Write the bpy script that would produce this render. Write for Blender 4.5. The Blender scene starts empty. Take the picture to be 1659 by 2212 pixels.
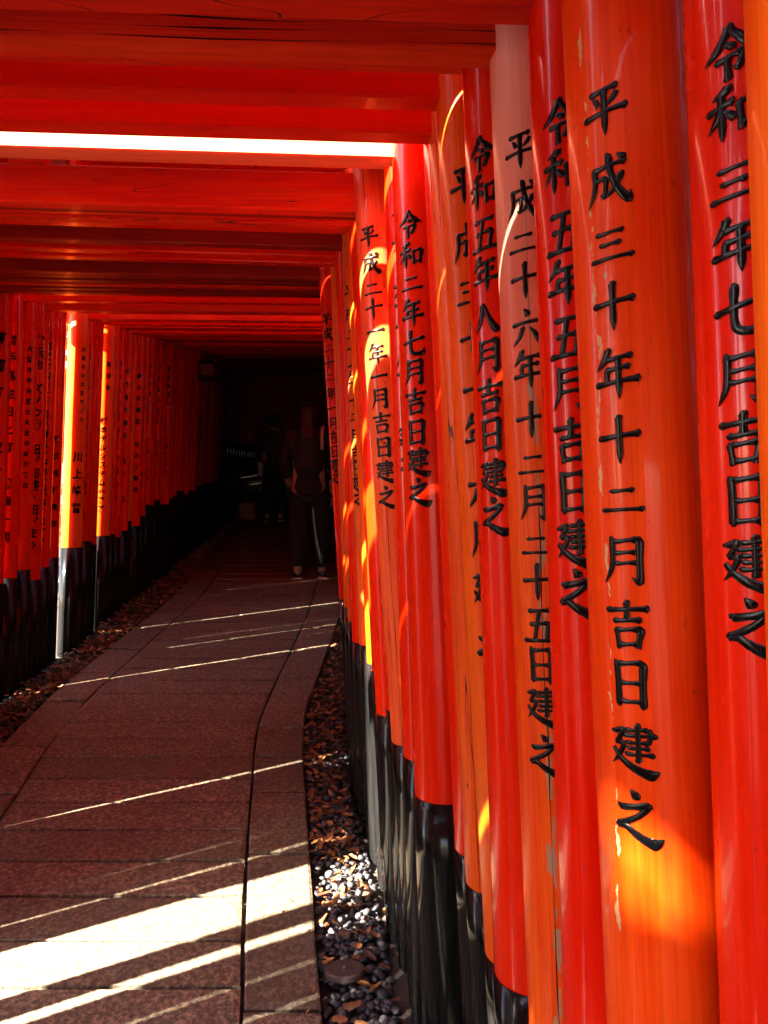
import bpy, bmesh, math, random
from mathutils import Vector, Matrix
random.seed(7)
S = bpy.context.scene
COL = S.collection
PI = math.pi

# ------------------------------------------------------------------ camera, light, exposure
H = 1.6                    # camera above the path
F, CX, CY = 1600.0, 830.0, 1106.0    # lens of the picture, in units of a 1659 x 2212 frame
SLOPE = 0.1475
cam_d = bpy.data.cameras.new('camera')
cam = bpy.data.objects.new('camera', cam_d); COL.objects.link(cam)
cam.location = (0, 0, H); cam.rotation_euler = (PI/2, 0, 0)
cam_d.sensor_fit = 'VERTICAL'; cam_d.sensor_height = 36.0; cam_d.lens = 36.0*F/2212.0
cam_d.clip_start = 0.05; cam_d.clip_end = 600
S.camera = cam
SUN_AZ = math.radians(26.5)      # light travels toward (+cos, +sin)
SUN_EL = math.radians(36.0)
w = bpy.data.worlds.new('World'); S.world = w; w.use_nodes = True
nt = w.node_tree
bg = nt.nodes['Background']
sky = nt.nodes.new('ShaderNodeTexSky'); sky.sky_type = 'NISHITA'; sky.sun_disc = False
sky.sun_elevation = SUN_EL
sky.sun_rotation = math.atan2(-math.cos(SUN_AZ), -math.sin(SUN_AZ))
nt.links.new(sky.outputs[0], bg.inputs[0]); bg.inputs[1].default_value = 0.06
sd = bpy.data.lights.new('sun', 'SUN'); sun = bpy.data.objects.new('sun', sd); COL.objects.link(sun)
sd.energy = 5.0; sd.angle = math.radians(0.5); sd.color = (1.0, 0.93, 0.82)
d = Vector((math.cos(SUN_AZ)*math.cos(SUN_EL), math.sin(SUN_AZ)*math.cos(SUN_EL), -math.sin(SUN_EL)))
sun.rotation_euler = d.to_track_quat('-Z', 'Y').to_euler()
sun.location = (-6, -3, 6)
S.view_settings.view_transform = 'Standard'
S.view_settings.look = 'None'
S.view_settings.exposure = 4.3
S.view_settings.gamma = 1.0
S.view_settings.use_curve_mapping = False
S.render.engine = 'CYCLES'
S.cycles.max_bounces = 10; S.cycles.diffuse_bounces = 7; S.cycles.glossy_bounces = 4
S.cycles.use_denoising = True
S.cycles.sample_clamp_indirect = 8.0

# ------------------------------------------------------------------ helpers
def clamp(a, lo, hi): return max(lo, min(hi, a))
def gz(Y): return SLOPE*clamp(Y, -14, 22)            # height of the path surface
def interp(t, pts):
    if t <= pts[0][0]:
        a, b = pts[0], pts[1]
    elif t >= pts[-1][0]:
        a, b = pts[-2], pts[-1]
    else:
        for a, b in zip(pts, pts[1:]):
            if a[0] <= t <= b[0]: break
    return a[1]+(b[1]-a[1])*(t-a[0])/(b[0]-a[0])
def mesh(name, vs, fs, smooth=False, uvs=None):
    m = bpy.data.meshes.new(name); m.from_pydata(vs, [], fs)
    if smooth:
        m.polygons.foreach_set('use_smooth', [True]*len(m.polygons))
    if uvs:
        ul = m.uv_layers.new(name='UVMap')
        for lp in m.loops: ul.data[lp.index].uv = uvs[lp.vertex_index]
    m.update(); return m
def put(name, m, mat=None, parent=None, **tags):
    o = bpy.data.objects.new(name, m)
    if mat is not None and m is not None and not m.materials: m.materials.append(mat)
    COL.objects.link(o)
    if parent is not None: o.parent = parent
    for k, v in tags.items():
        if v: o[k] = v
    return o
def empty(name, loc, **tags):
    o = bpy.data.objects.new(name, None); COL.objects.link(o); o.location = loc
    o.empty_display_size = 0.1
    for k, v in tags.items():
        if v: o[k] = v
    return o
def copy_tree(o, parent=None):
    c = o.copy(); COL.objects.link(c)
    if parent is not None: c.parent = parent
    for ch in o.children: copy_tree(ch, c)
    return c

# ------------------------------------------------------------------ materials
class NB:
    def __init__(s, name):
        s.m = bpy.data.materials.new(name); s.m.use_nodes = True
        s.t = s.m.node_tree; s.p = s.t.nodes['Principled BSDF']
    def n(s, typ, **kw):
        nd = s.t.nodes.new(typ)
        for k, v in kw.items():
            if k.startswith('i_'):
                key = k[2:]; key = int(key) if key.isdigit() else key.replace('_', ' ')
                s.sock(nd, key, v)
            else: setattr(nd, k, v)
        return nd
    def sock(s, nd, key, v):
        sk = nd.inputs[key]
        if hasattr(v, 'bl_idname') or isinstance(v, bpy.types.NodeSocket):
            s.t.links.new(v if isinstance(v, bpy.types.NodeSocket) else v.outputs[0], sk)
        else: sk.default_value = v
    def math(s, op, a, b=0.0, c=None):
        nd = s.n('ShaderNodeMath', operation=op); s.sock(nd, 0, a); s.sock(nd, 1, b)
        if c is not None: s.sock(nd, 2, c)
        return nd.outputs[0]
    def mix(s, f, a, b, mode='MIX'):
        nd = s.n('ShaderNodeMix', data_type='RGBA', blend_type=mode)
        s.sock(nd, 0, f); s.sock(nd, 6, a); s.sock(nd, 7, b)
        return nd.outputs[2]
    def ramp(s, f, stops):
        nd = s.n('ShaderNodeValToRGB'); s.sock(nd, 0, f)
        e = nd.color_ramp.elements
        while len(e) < len(stops): e.new(0.5)
        for el, (p, c) in zip(e, stops):
            el.position = p; el.color = c if len(c) == 4 else (*c, 1)
        return nd.outputs[0]
    def noise(s, vec, scale, detail=3, rough=0.5, dist=0.0):
        nd = s.n('ShaderNodeTexNoise'); s.sock(nd, 'Vector', vec)
        nd.inputs['Scale'].default_value = scale; nd.inputs['Detail'].default_value = detail
        nd.inputs['Roughness'].default_value = rough; nd.inputs['Distortion'].default_value = dist
        return nd.outputs[0]
    def mapped(s, vec, scale, off=None):
        nd = s.n('ShaderNodeMapping'); s.sock(nd, 'Vector', vec); nd.inputs['Scale'].default_value = scale
        if off is not None: s.sock(nd, 'Location', off)
        return nd.outputs[0]
    def bump(s, h, strength, dist):
        nd = s.n('ShaderNodeBump'); s.sock(nd, 'Height', h)
        nd.inputs['Strength'].default_value = strength; nd.inputs['Distance'].default_value = dist
        return nd.outputs[0]
    def rnd(s):
        if not hasattr(s, '_oi'): s._oi = s.n('ShaderNodeObjectInfo')
        return s._oi.outputs['Random']
    def offset(s):
        r = s.math('MULTIPLY', s.rnd(), 37.0)
        nd = s.n('ShaderNodeCombineXYZ'); s.sock(nd, 0, r); s.sock(nd, 1, r); s.sock(nd, 2, r)
        return nd.outputs[0]
def G(v): return (v, v, v, 1)

def paint_mat(name, red, orange, worn=0.0, rough=0.22, grain=0.25, coat=0.5, axis='UV', cracks=0.0, crack_u=None, peel=0.0, chips=None, fade=None):
    """vermilion paint on wood; the grain runs along the member"""
    b = NB(name)
    tc = b.n('ShaderNodeTexCoord')
    if axis == 'UV':
        base = tc.outputs['UV']; sc = (1, 1, 1)
        long_v = b.mapped(base, (60, 2.2, 1), b.offset())
        fine_v = b.mapped(base, (240, 5, 1), b.offset())
        blot_v = b.mapped(base, (9, 3.5, 1), b.offset())
        crk_v = b.mapped(base, (26, 1.1, 1), b.offset())
    else:
        base = tc.outputs['Object']
        long_v = b.mapped(base, (2.2, 25, 60), b.offset())
        fine_v = b.mapped(base, (5, 90, 240), b.offset())
        blot_v = b.mapped(base, (3.0, 6, 9), b.offset())
        crk_v = b.mapped(base, (0.7, 3, 15), b.offset())
    g1 = b.noise(long_v, 1.0, 4, 0.6, 0.4)
    g2 = b.noise(fine_v, 1.0, 3, 0.6)
    bl = b.noise(blot_v, 1.0, 4, 0.6, 0.3)
    f = b.math('ADD', b.math('MULTIPLY', g1, 0.55), b.math('MULTIPLY', bl, 0.45))
    f = b.math('ADD', f, b.math('MULTIPLY', b.math('SUBTRACT', b.rnd(), 0.5), 0.16))
    c = b.ramp(f, [(0.33, (*red, 1)), (0.66, (*orange, 1))])
    # grain darkening
    c = b.mix(b.math('MULTIPLY', b.ramp(g2, [(0.35, G(1)), (0.6, G(0))]), 0.18+0.35*worn), c, (red[0]*0.55, red[1]*0.5, red[2]*0.5, 1))
    # small dirt specks
    spv = b.mapped(base, (140, 45, 1) if axis == 'UV' else (45, 120, 120), b.offset())
    sp = b.noise(spv, 1.0, 2, 0.5)
    c = b.mix(b.math('MULTIPLY', b.ramp(sp, [(0.70, G(0)), (0.77, G(1))]), 0.25+0.5*worn), c, (0.10, 0.025, 0.012, 1))
    if worn > 0:
        wv = b.noise(b.mapped(base, (14, 1.5, 1) if axis == 'UV' else (1.5, 10, 14), b.offset()), 1.0, 5, 0.65, 0.6)
        c = b.mix(b.math('MULTIPLY', b.ramp(wv, [(0.5, G(0)), (0.75, G(1))]), 0.55*worn), c, (0.86, 0.20, 0.022, 1))
    h = b.math('ADD', b.math('MULTIPLY', g1, 0.6), b.math('MULTIPLY', g2, 0.4*grain))
    if cracks > 0:
        cn = b.noise(crk_v, 1.0, 2.5, 0.45, 0.35)
        ring = b.math('ABSOLUTE', b.math('SUBTRACT', b.math('FRACT', b.math('MULTIPLY', cn, 9.0 if axis == 'O' else 7.0)), 0.5))
        gate = b.noise(blot_v, 0.9, 2, 0.5)
        lim = b.math('MULTIPLY', b.ramp(gate, [(0.36, G(0)), (0.60, G(1))]), 0.036*cracks)
        cr = b.math('LESS_THAN', ring, lim)
        c = b.mix(cr, c, (0.022, 0.008, 0.006, 1))
        h = b.math('SUBTRACT', h, b.math('MULTIPLY', cr, 2.2))
    if crack_u is not None:
        sep = b.n('ShaderNodeSeparateXYZ'); b.sock(sep, 0, base)
        wob = b.math('MULTIPLY', b.math('SUBTRACT', b.noise(b.mapped(base, (0, 3.0, 0)), 1.0, 4, 0.6), 0.5), 0.012)
        du = b.math('ABSOLUTE', b.math('SUBTRACT', b.math('SUBTRACT', sep.outputs[0], crack_u), wob))
        if peel > 0:
            pn = b.noise(b.mapped(base, (60, 14, 1)), 1.0, 3, 0.6)
            lim = b.math('MULTIPLY', b.ramp(pn, [(0.5, G(0)), (0.62, G(1))]), 0.010*peel)
            pe = b.math('LESS_THAN', du, lim)
            c = b.mix(b.math('MULTIPLY', pe, 0.9), c, (0.34, 0.23, 0.15, 1))
            h = b.math('SUBTRACT', h, b.math('MULTIPLY', pe, 0.5))
        ck = b.math('LESS_THAN', du, b.math('MULTIPLY', b.ramp(b.noise(b.mapped(base, (0, 5, 0)), 1.0, 2), [(0.35, G(0.15)), (0.6, G(1))]), 0.0011))
        c = b.mix(ck, c, (0.02, 0.008, 0.006, 1))
        h = b.math('SUBTRACT', h, b.math('MULTIPLY', ck, 3.0))
    if fade is not None:
        sep2 = b.n('ShaderNodeSeparateXYZ'); b.sock(sep2, 0, base)
        fz = b.math('ADD', sep2.outputs[1], b.math('MULTIPLY', b.math('SUBTRACT', b.noise(b.mapped(base, (30, 5, 1)), 1.0, 4, 0.6), 0.5), 0.25))
        ff = b.n('ShaderNodeMapRange'); b.sock(ff, 0, fz); ff.inputs[1].default_value = fade[0]; ff.inputs[2].default_value = fade[1]
        c = b.mix(b.math('MULTIPLY', ff.outputs[0], 0.85), c, (0.82, 0.40, 0.30, 1))  # pale top: faded paint plus a sky reflection put into the colour
    if chips is not None:
        sep = b.n('ShaderNodeSeparateXYZ'); b.sock(sep, 0, base)
        wob = b.math('MULTIPLY', b.math('SUBTRACT', b.noise(b.mapped(base, (0, 7.0, 0)), 1.0, 5, 0.7), 0.5), 0.05)
        du = b.math('ABSOLUTE', b.math('SUBTRACT', b.math('SUBTRACT', sep.outputs[0], chips), wob))
        lim = b.math('MULTIPLY', b.ramp(b.noise(b.mapped(base, (55, 26, 1)), 1.0, 3, 0.6), [(0.50, G(0)), (0.66, G(1))]), 0.0040)
        ch_ = b.math('LESS_THAN', du, lim)
        c = b.mix(ch_, c, (0.62, 0.36, 0.16, 1)); h = b.math('SUBTRACT', h, b.math('MULTIPLY', ch_, 1.2))
        fl = b.math('GREATER_THAN', b.noise(b.mapped(base, (38, 17, 1)), 1.0, 3, 0.65), 0.735)
        c = b.mix(fl, c, (0.50, 0.30, 0.15, 1)); h = b.math('SUBTRACT', h, fl)
    b.sock(b.p, 'Base Color', c)
    b.sock(b.p, 'Roughness', b.ramp(bl, [(0.3, G(rough)), (0.75, G(min(1, rough+0.18)))]))
    b.sock(b.p, 'Normal', b.bump(h, grain, 0.0016))
    b.p.inputs['Coat Weight'].default_value = coat*0.4
    b.p.inputs['Specular IOR Level'].default_value = 0.18
    b.p.inputs['Coat Roughness'].default_value = 0.06
    b.p.inputs['IOR'].default_value = 1.42
    return b.m

RED, RED2 = (0.66, 0.008, 0.0006), (0.80, 0.026, 0.0014)
ORG, ORG2 = (0.74, 0.055, 0.002), (0.86, 0.14, 0.005)
M = {}
M['red'] = paint_mat('new_vermilion_paint', RED, RED2, rough=0.17, grain=0.05, coat=0.6)
M['orange'] = paint_mat('faded_vermilion_paint', ORG, ORG2, worn=0.5, rough=0.30, grain=0.35, coat=0.25)
M['crack'] = paint_mat('faded_vermilion_paint_split', ORG, ORG2, worn=0.7, rough=0.32, grain=0.4, coat=0.2, crack_u=0.004, peel=0.8, fade=(1.75, 2.12))
M['grain'] = paint_mat('faded_vermilion_paint_open_grain', ORG, ORG2, worn=0.6, rough=0.34, grain=0.5, coat=0.2, cracks=0.8, crack_u=-0.006)
M['beam_red'] = paint_mat('beam_vermilion_paint', RED, RED2, rough=0.24, grain=0.2, coat=0.3, axis='O')
M['beam_worn'] = paint_mat('beam_vermilion_paint_worn', (0.56, 0.012, 0.002), (0.72, 0.03, 0.003), worn=0.45, rough=0.38, grain=0.5, coat=0.1, axis='O', cracks=0.25)
M['beam_dark'] = paint_mat('beam_shade_dark_red_paint', (0.20, 0.008, 0.003), (0.34, 0.016, 0.004), worn=0.15, rough=0.4, grain=0.4, coat=0.1, axis='O')  # shade of the dark ceiling bands put into a darker red
M['beam_faded'] = paint_mat('beam_vermilion_paint_sunlit_tint', (0.72, 0.17, 0.075), (0.80, 0.26, 0.12), worn=0.2, rough=0.35, grain=0.4, coat=0.1, axis='O')  # paled so the sunlit strip turns white; that light is in the colour
M['beam_split'] = paint_mat('beam_vermilion_paint_split', (0.54, 0.022, 0.003), (0.74, 0.06, 0.006), worn=0.5, rough=0.36, grain=0.6, coat=0.1, axis='O', cracks=3.2)

def black_mat():
    b = NB('black_base_paint'); tc = b.n('ShaderNodeTexCoord')
    n = b.noise(b.mapped(tc.outputs['UV'], (90, 6, 1), b.offset()), 1.0, 4, 0.6)
    n2 = b.noise(b.mapped(tc.outputs['UV'], (30, 25, 1), b.offset()), 1.0, 5, 0.7)
    c = b.ramp(n, [(0.3, (0.004, 0.004, 0.0042, 1)), (0.8, (0.013, 0.012, 0.011, 1))])
    c = b.mix(b.math('MULTIPLY', b.ramp(n2, [(0.55, G(0)), (0.8, G(1))]), 0.10), c, (0.02, 0.022, 0.015, 1))
    b.sock(b.p, 'Base Color', c)
    b.sock(b.p, 'Roughness', b.ramp(n2, [(0.35, G(0.10)), (0.8, G(0.20))]))
    b.sock(b.p, 'Normal', b.bump(n, 0.08, 0.0012))
    b.p.inputs['Coat Weight'].default_value = 0.0
    b.p.inputs['Specular IOR Level'].default_value = 0.2
    return b.m
M['black'] = black_mat()
def ink_mat():
    b = NB('glossy_black_lettering_paint'); tc = b.n('ShaderNodeTexCoord')
    n = b.noise(tc.outputs['Object'], 160, 3, 0.6)
    b.p.inputs['Base Color'].default_value = (0.0025, 0.0025, 0.003, 1)
    b.sock(b.p, 'Roughness', b.ramp(n, [(0.3, G(0.14)), (0.7, G(0.30))]))
    b.sock(b.p, 'Normal', b.bump(n, 0.12, 0.001))
    b.p.inputs['Coat Weight'].default_value = 0.0
    b.p.inputs['Specular IOR Level'].default_value = 0.22
    return b.m
M['ink'] = ink_mat()
def stone_mat():
    b = NB('paving_granite'); tc = b.n('ShaderNodeTexCoord')
    v = b.mapped(tc.outputs['Object'], (1, 1, 1), b.offset())
    a = b.noise(v, 62, 4, 0.8); c2 = b.noise(v, 9, 4, 0.6); c3 = b.noise(v, 320, 1, 0.5)
    c = b.ramp(a, [(0.38, (0.045, 0.030, 0.015, 1)), (0.5, (0.155, 0.118, 0.062, 1)), (0.62, (0.42, 0.32, 0.19, 1))])
    c = b.mix(b.math('MULTIPLY', b.ramp(c3, [(0.6, G(0)), (0.72, G(1))]), 0.5), c, (0.38, 0.33, 0.29, 1))
    c = b.mix(b.math('MULTIPLY', b.ramp(c2, [(0.35, G(1)), (0.7, G(0))]), 0.45), c, (0.10, 0.068, 0.05, 1))
    c = b.mix(b.math('MULTIPLY', b.rnd(), 0.5), c, (0.070, 0.052, 0.030, 1))
    b.sock(b.p, 'Base Color', c); b.p.inputs['Roughness'].default_value = 0.62
    h = b.math('ADD', b.math('MULTIPLY', a, 0.7), b.math('MULTIPLY', c2, 1.3))
    b.sock(b.p, 'Normal', b.bump(h, 0.8, 0.006))
    return b.m
M['stone'] = stone_mat()
def soil_mat():
    b = NB('dark_soil'); tc = b.n('ShaderNodeTexCoord')
    a = b.noise(tc.outputs['Object'], 14, 6, 0.7); a2 = b.noise(tc.outputs['Object'], 90, 4, 0.7)
    c = b.ramp(a, [(0.3, (0.016, 0.011, 0.008, 1)), (0.7, (0.060, 0.040, 0.026, 1))])
    c = b.mix(b.math('MULTIPLY', a2, 0.4), c, (0.09, 0.06, 0.04, 1))
    b.sock(b.p, 'Base Color', c); b.p.inputs['Roughness'].default_value = 0.95
    b.sock(b.p, 'Normal', b.bump(b.math('ADD', a, a2), 0.7, 0.02))
    return b.m
M['soil'] = soil_mat()
def pebble_mat(name, dark, light):
    b = NB(name); tc = b.n('ShaderNodeTexCoord')
    at = b.n('ShaderNodeAttribute', attribute_name='tint')
    n = b.noise(tc.outputs['Object'], 60, 4, 0.6)
    f = b.math('ADD', b.math('MULTIPLY', at.outputs['Fac'], 0.7), b.math('MULTIPLY', n, 0.3))
    f = b.math('ADD', f, b.math('MULTIPLY', b.rnd(), 0.25))
    b.sock(b.p, 'Base Color', b.ramp(f, [(0.15, (*dark, 1)), (0.85, (*light, 1))]))
    b.p.inputs['Roughness'].default_value = 0.5
    b.sock(b.p, 'Normal', b.bump(n, 0.15, 0.002))
    return b.m
M['pebble'] = pebble_mat('river_pebble', (0.016, 0.015, 0.018), (0.085, 0.076, 0.078))
def leaf_mat(name, stops, trans=0.2):
    b = NB(name)
    at = b.n('ShaderNodeAttribute', attribute_name='tint')
    f = b.math('ADD', at.outputs['Fac'], b.math('MULTIPLY', b.rnd(), 0.3))
    tc = b.n('ShaderNodeTexCoord'); n = b.noise(tc.outputs['Object'], 40, 3, 0.6)
    c = b.ramp(f, stops)
    c = b.mix(b.math('MULTIPLY', n, 0.5), c, (stops[0][1][0]*0.6, stops[0][1][1]*0.6, stops[0][1][2]*0.6, 1))
    b.sock(b.p, 'Base Color', c); b.p.inputs['Roughness'].default_value = 0.55
    tr = b.n('ShaderNodeBsdfTranslucent'); b.sock(tr, 0, c)
    mx = b.n('ShaderNodeMixShader'); mx.inputs[0].default_value = trans
    b.t.links.new(b.p.outputs[0], mx.inputs[1]); b.t.links.new(tr.outputs[0], mx.inputs[2])
    b.t.links.new(mx.outputs[0], b.t.nodes['Material Output'].inputs[0])
    return b.m
M['leaf'] = leaf_mat('dry_leaf', [(0.1, (0.10, 0.035, 0.015)), (0.5, (0.30, 0.10, 0.03)), (0.9, (0.48, 0.20, 0.06))])
M['green'] = leaf_mat('tree_leaf', [(0.1, (0.025, 0.05, 0.015)), (0.5, (0.045, 0.085, 0.022)), (0.9, (0.09, 0.13, 0.035))], 0.3)
def flat_mat(name, c, r=0.6, bump=0.0, sc=60, metal=0.0):
    b = NB(name); tc = b.n('ShaderNodeTexCoord'); n = b.noise(tc.outputs['Object'], sc, 4, 0.6)
    b.sock(b.p, 'Base Color', b.mix(n, (c[0]*0.6, c[1]*0.6, c[2]*0.6, 1), (min(1, c[0]*1.3), min(1, c[1]*1.3), min(1, c[2]*1.3), 1)))
    b.p.inputs['Roughness'].default_value = r; b.p.inputs['Metallic'].default_value = metal
    if bump: b.sock(b.p, 'Normal', b.bump(n, bump, 0.01))
    return b.m
M['bark'] = flat_mat('tree_bark', (0.09, 0.06, 0.04), 0.9, 0.8, 12)

# ------------------------------------------------------------------ brush characters (100 x 100 box, y down)
def hs(x0, y0, x1, y1, w=8.5):
    L = math.hypot(x1-x0, y1-y0); e = min(8, L*0.18)
    dx, dy = (x1-x0)/L, (y1-y0)/L
    return [(x0-1, y0-3, w*0.35), (x0+e*0.45*dx, y0-0.5, w*1.05), (x0+e*1.6*dx, y0+e*1.6*dy+0.8, w*0.82),
            ((x0+x1)/2, (y0+y1)/2, w*0.68), (x1-e*1.5*dx, y1-e*1.2*dy, w*0.82), (x1-e*0.5*dx, y1+0.8, w*1.25), (x1+0.6, y1+2.5, w*0.4)]
def vs_(x0, y0, x1, y1, w=9.5, needle=False):
    L = math.hypot(x1-x0, y1-y0); dx, dy = (x1-x0)/L, (y1-y0)/L
    p = [(x0-3, y0-1, w*0.35), (x0, y0+2.5, w*1.15), (x0+dx*10, y0+dy*10, w*0.9), ((x0+x1)/2, (y0+y1)/2, w*0.85)]
    if needle: p += [(x1-dx*24, y1-dy*24, w*0.9), (x1-dx*10, y1-dy*10, w*0.55), (x1, y1, w*0.08)]
    else: p += [(x1-dx*8, y1-dy*8, w*0.95), (x1-dx*2, y1-dy*2, w*1.15), (x1+1, y1+1, w*0.5)]
    return p
def sweep_l(pts, w=10):
    n = len(pts); out = [(pts[0][0]-1, pts[0][1]-2, w*0.4)]
    for i, (x, y) in enumerate(pts):
        t = i/(n-1); out.append((x, y, w*(1.1-0.35*t) if t < 0.99 else w*0.1))
    return out
def sweep_r(pts, w=13):
    n = len(pts); out = []
    for i, (x, y) in enumerate(pts):
        t = i/(n-1)
        out.append((x, y, w*(0.42+0.72*t) if t < 0.99 else w*0.12))
    return out
def dot(x0, y0, x1, y1, w=10): return [(x0, y0, w*0.15), ((x0+x1)/2, (y0+y1)/2-0.5, w*0.8), (x1-1, y1-2, w*1.05), (x1+1, y1+2, w*0.4)]
def P(*pts): return list(pts)
GL = {
'一': [hs(6, 54, 95, 46, 10)],
'二': [hs(25, 27, 76, 23), hs(6, 80, 96, 75, 9.5)],
'三': [hs(20, 16, 80, 12), hs(27, 48, 73, 45), hs(5, 86, 96, 81, 9.5)],
'十': [hs(5, 46, 95, 38, 9), vs_(50, 3, 50, 99, 10, True)],
'七': [hs(5, 52, 95, 34, 9), P((38, 4, 3), (42, 8, 10), (41, 40, 8), (41, 66, 8), (45, 84, 9), (58, 91, 9), (78, 91, 10), (91, 86, 10), (94, 66, 1))],
'八': [sweep_l([(38, 12), (34, 40), (24, 66), (5, 90)], 10), sweep_r([(46, 14), (55, 38), (68, 64), (82, 82), (99, 84)], 14)],
'六': [dot(44, 0, 56, 18, 12), hs(5, 38, 95, 31, 9), sweep_l([(38, 50), (32, 66), (22, 80), (6, 96)], 9), P((58, 50, 3), (70, 64, 8), (84, 84, 12), (88, 92, 4))],
'五': [hs(18, 12, 84, 7), P((50, 12, 8), (45, 40, 7.5), (36, 86, 8)), hs(22, 48, 74, 42, 8), P((72, 41, 8), (76, 44, 9), (72, 66, 8), (70, 86, 8)), hs(3, 92, 98, 87, 9)],
'月': [P((20, 6, 3), (25, 11, 9), (25, 45, 8), (21, 70, 7.5), (5, 98, 1)), hs(26, 13, 78, 8, 7.5), P((76, 8, 8), (81, 13, 11), (80, 50, 9), (80, 84, 10), (77, 94, 9), (63, 84, 1)), hs(28, 36, 76, 33, 6.5), hs(27, 58, 76, 55, 6.5)],
'日': [P((18, 8, 3), (24, 14, 9), (26, 50, 9), (26, 92, 9.5), (24, 97, 4)), hs(25, 14, 76, 9, 8), P((73, 9, 8), (79, 14, 11.5), (77, 50, 9.5), (77, 92, 10), (79, 98, 4)), hs(28, 51, 75, 48, 7), hs(28, 90, 75, 87, 7)],
'吉': [hs(5, 23, 95, 16, 8.5), vs_(50, 1, 50, 42, 9.5), hs(20, 44, 80, 39, 8), vs_(25, 58, 31, 97, 8), hs(26, 60, 74, 56, 7.5), P((72, 56, 8), (78, 60, 10), (73, 80, 8), (71, 96, 8)), hs(32, 90, 71, 87, 7)],
'建': [hs(38, 14, 84, 9, 6.5), P((82, 9, 7), (86, 13, 8.5), (82, 34, 6)), hs(30, 25, 99, 19, 6.5), hs(38, 37, 84, 33, 6), hs(40, 49, 86, 45, 6), hs(35, 62, 94, 57, 6.5), vs_(62, 0, 62, 76, 8.5),
       P((2, 20, 3), (14, 19, 7), (30, 14, 9), (24, 26, 6.5), (13, 42, 6)), P((13, 42, 5), (31, 40, 7.5), (26, 56, 7), (16, 72, 5.5), (2, 86, 1)), sweep_r([(6, 54), (20, 70), (42, 84), (66, 93), (86, 96), (102, 87)], 14)],
'之': [dot(42, 0, 56, 16, 12), P((12, 32, 3), (20, 38, 9), (50, 32, 8), (76, 27, 11), (80, 30, 8)), P((77, 28, 8), (58, 48, 7.5), (30, 66, 8), (12, 74, 7.5), (6, 80, 6)), sweep_r([(8, 79), (26, 76), (46, 86), (70, 96), (86, 98), (103, 86)], 15)],
'平': [hs(20, 13, 80, 7, 8.5), P((28, 22, 3), (34, 30, 8), (38, 42, 7)), P((78, 20, 7), (70, 32, 8), (58, 42, 3)), hs(3, 58, 97, 50, 9), vs_(50, 12, 50, 100, 10, True)],
'成': [hs(18, 27, 90, 20, 8), sweep_l([(22, 26), (23, 50), (18, 72), (3, 98)], 9), hs(24, 50, 46, 47, 6.5), P((45, 47, 7), (48, 50, 8), (46, 72, 7), (42, 82, 7), (34, 76, 1)),
       P((48, 0, 3), (54, 6, 10), (58, 36, 9), (68, 64, 9.5), (82, 86, 11), (94, 96, 11), (96, 78, 1)), sweep_l([(80, 42), (72, 58), (60, 74), (46, 86)], 8), dot(72, 2, 86, 14, 10)],
'令': [sweep_l([(50, 3), (40, 22), (24, 40), (2, 54)], 9.5), sweep_r([(50, 6), (62, 22), (78, 38), (100, 46)], 13), P((40, 34, 3), (50, 38, 8), (58, 44, 8), (58, 47, 3)), hs(24, 60, 72, 55, 7.5), P((70, 55, 8), (74, 58, 10), (68, 72, 8), (62, 84, 8), (54, 78, 1)), vs_(45, 58, 46, 100, 8.5)],
'和': [sweep_l([(46, 3), (36, 9), (14, 16)], 10), hs(3, 36, 54, 29, 8), vs_(31, 12, 31, 98, 9.5, True), sweep_l([(30, 38), (22, 54), (3, 74)], 8), P((35, 42, 3), (44, 50, 8), (54, 60, 9), (55, 62, 3)), vs_(62, 34, 66, 84, 8), hs(63, 36, 92, 31, 7.5), P((90, 31, 8), (96, 35, 10), (91, 60, 8), (88, 82, 8)), hs(67, 74, 88, 71, 7)],
'年': [sweep_l([(34, 0), (28, 14), (20, 26), (6, 40)], 9.5), hs(26, 20, 84, 14, 8), hs(28, 42, 80, 37, 7.5), P((26, 42, 4), (29, 46, 8), (29, 64, 7.5)), hs(3, 68, 98, 60, 9), vs_(56, 18, 56, 100, 10, True)],
}
def catmull(pts, step=4.0):
    out = []
    n = len(pts)
    for i in range(n-1):
        p0, p1, p2, p3 = pts[max(i-1, 0)], pts[i], pts[i+1], pts[min(i+2, n-1)]
        L = math.hypot(p2[0]-p1[0], p2[1]-p1[1]); k = max(2, int(L/step))
        for j in range(k):
            t = j/k; t2 = t*t; t3 = t2*t
            out.append([0.5*((2*p1[a])+(-p0[a]+p2[a])*t+(2*p0[a]-5*p1[a]+4*p2[a]-p3[a])*t2+(-p0[a]+3*p1[a]-3*p2[a]+p3[a])*t3) for a in range(3)])
    out.append(list(pts[-1]))
    return out
PROF = [(-1.0, 0.0), (-0.84, 0.9), (0.0, 1.0), (0.84, 0.9), (1.0, 0.0)]
def glyph_shape(ch, rs, bold):
    """list of (verts (x,y,h) in the 0..100 box, faces)"""
    V, Fc = [], []
    for st in GL[ch]:
        jx, jy = rs.uniform(-1.2, 1.2), rs.uniform(-1.2, 1.2)
        c = catmull(st)
        b0 = len(V)
        for i, (x, y, wd) in enumerate(c):
            a = c[max(i-1, 0)]; b = c[min(i+1, len(c)-1)]
            tx, ty = b[0]-a[0], b[1]-a[1]; L = math.hypot(tx, ty) or 1
            nx, ny = -ty/L, tx/L
            hw = max(wd, 0.3)*0.5*bold*(1+rs.uniform(-0.05, 0.05))
            for s, hh in PROF:
                V.append((x+jx+nx*hw*s, y+jy+ny*hw*s, hh*min(1, hw/4.0)))
        k = len(PROF)
        for i in range(len(c)-1):
            for j in range(k-1):
                a = b0+i*k+j
                Fc.append((a, a+k, a+k+1, a+1))
    return V, Fc

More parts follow.
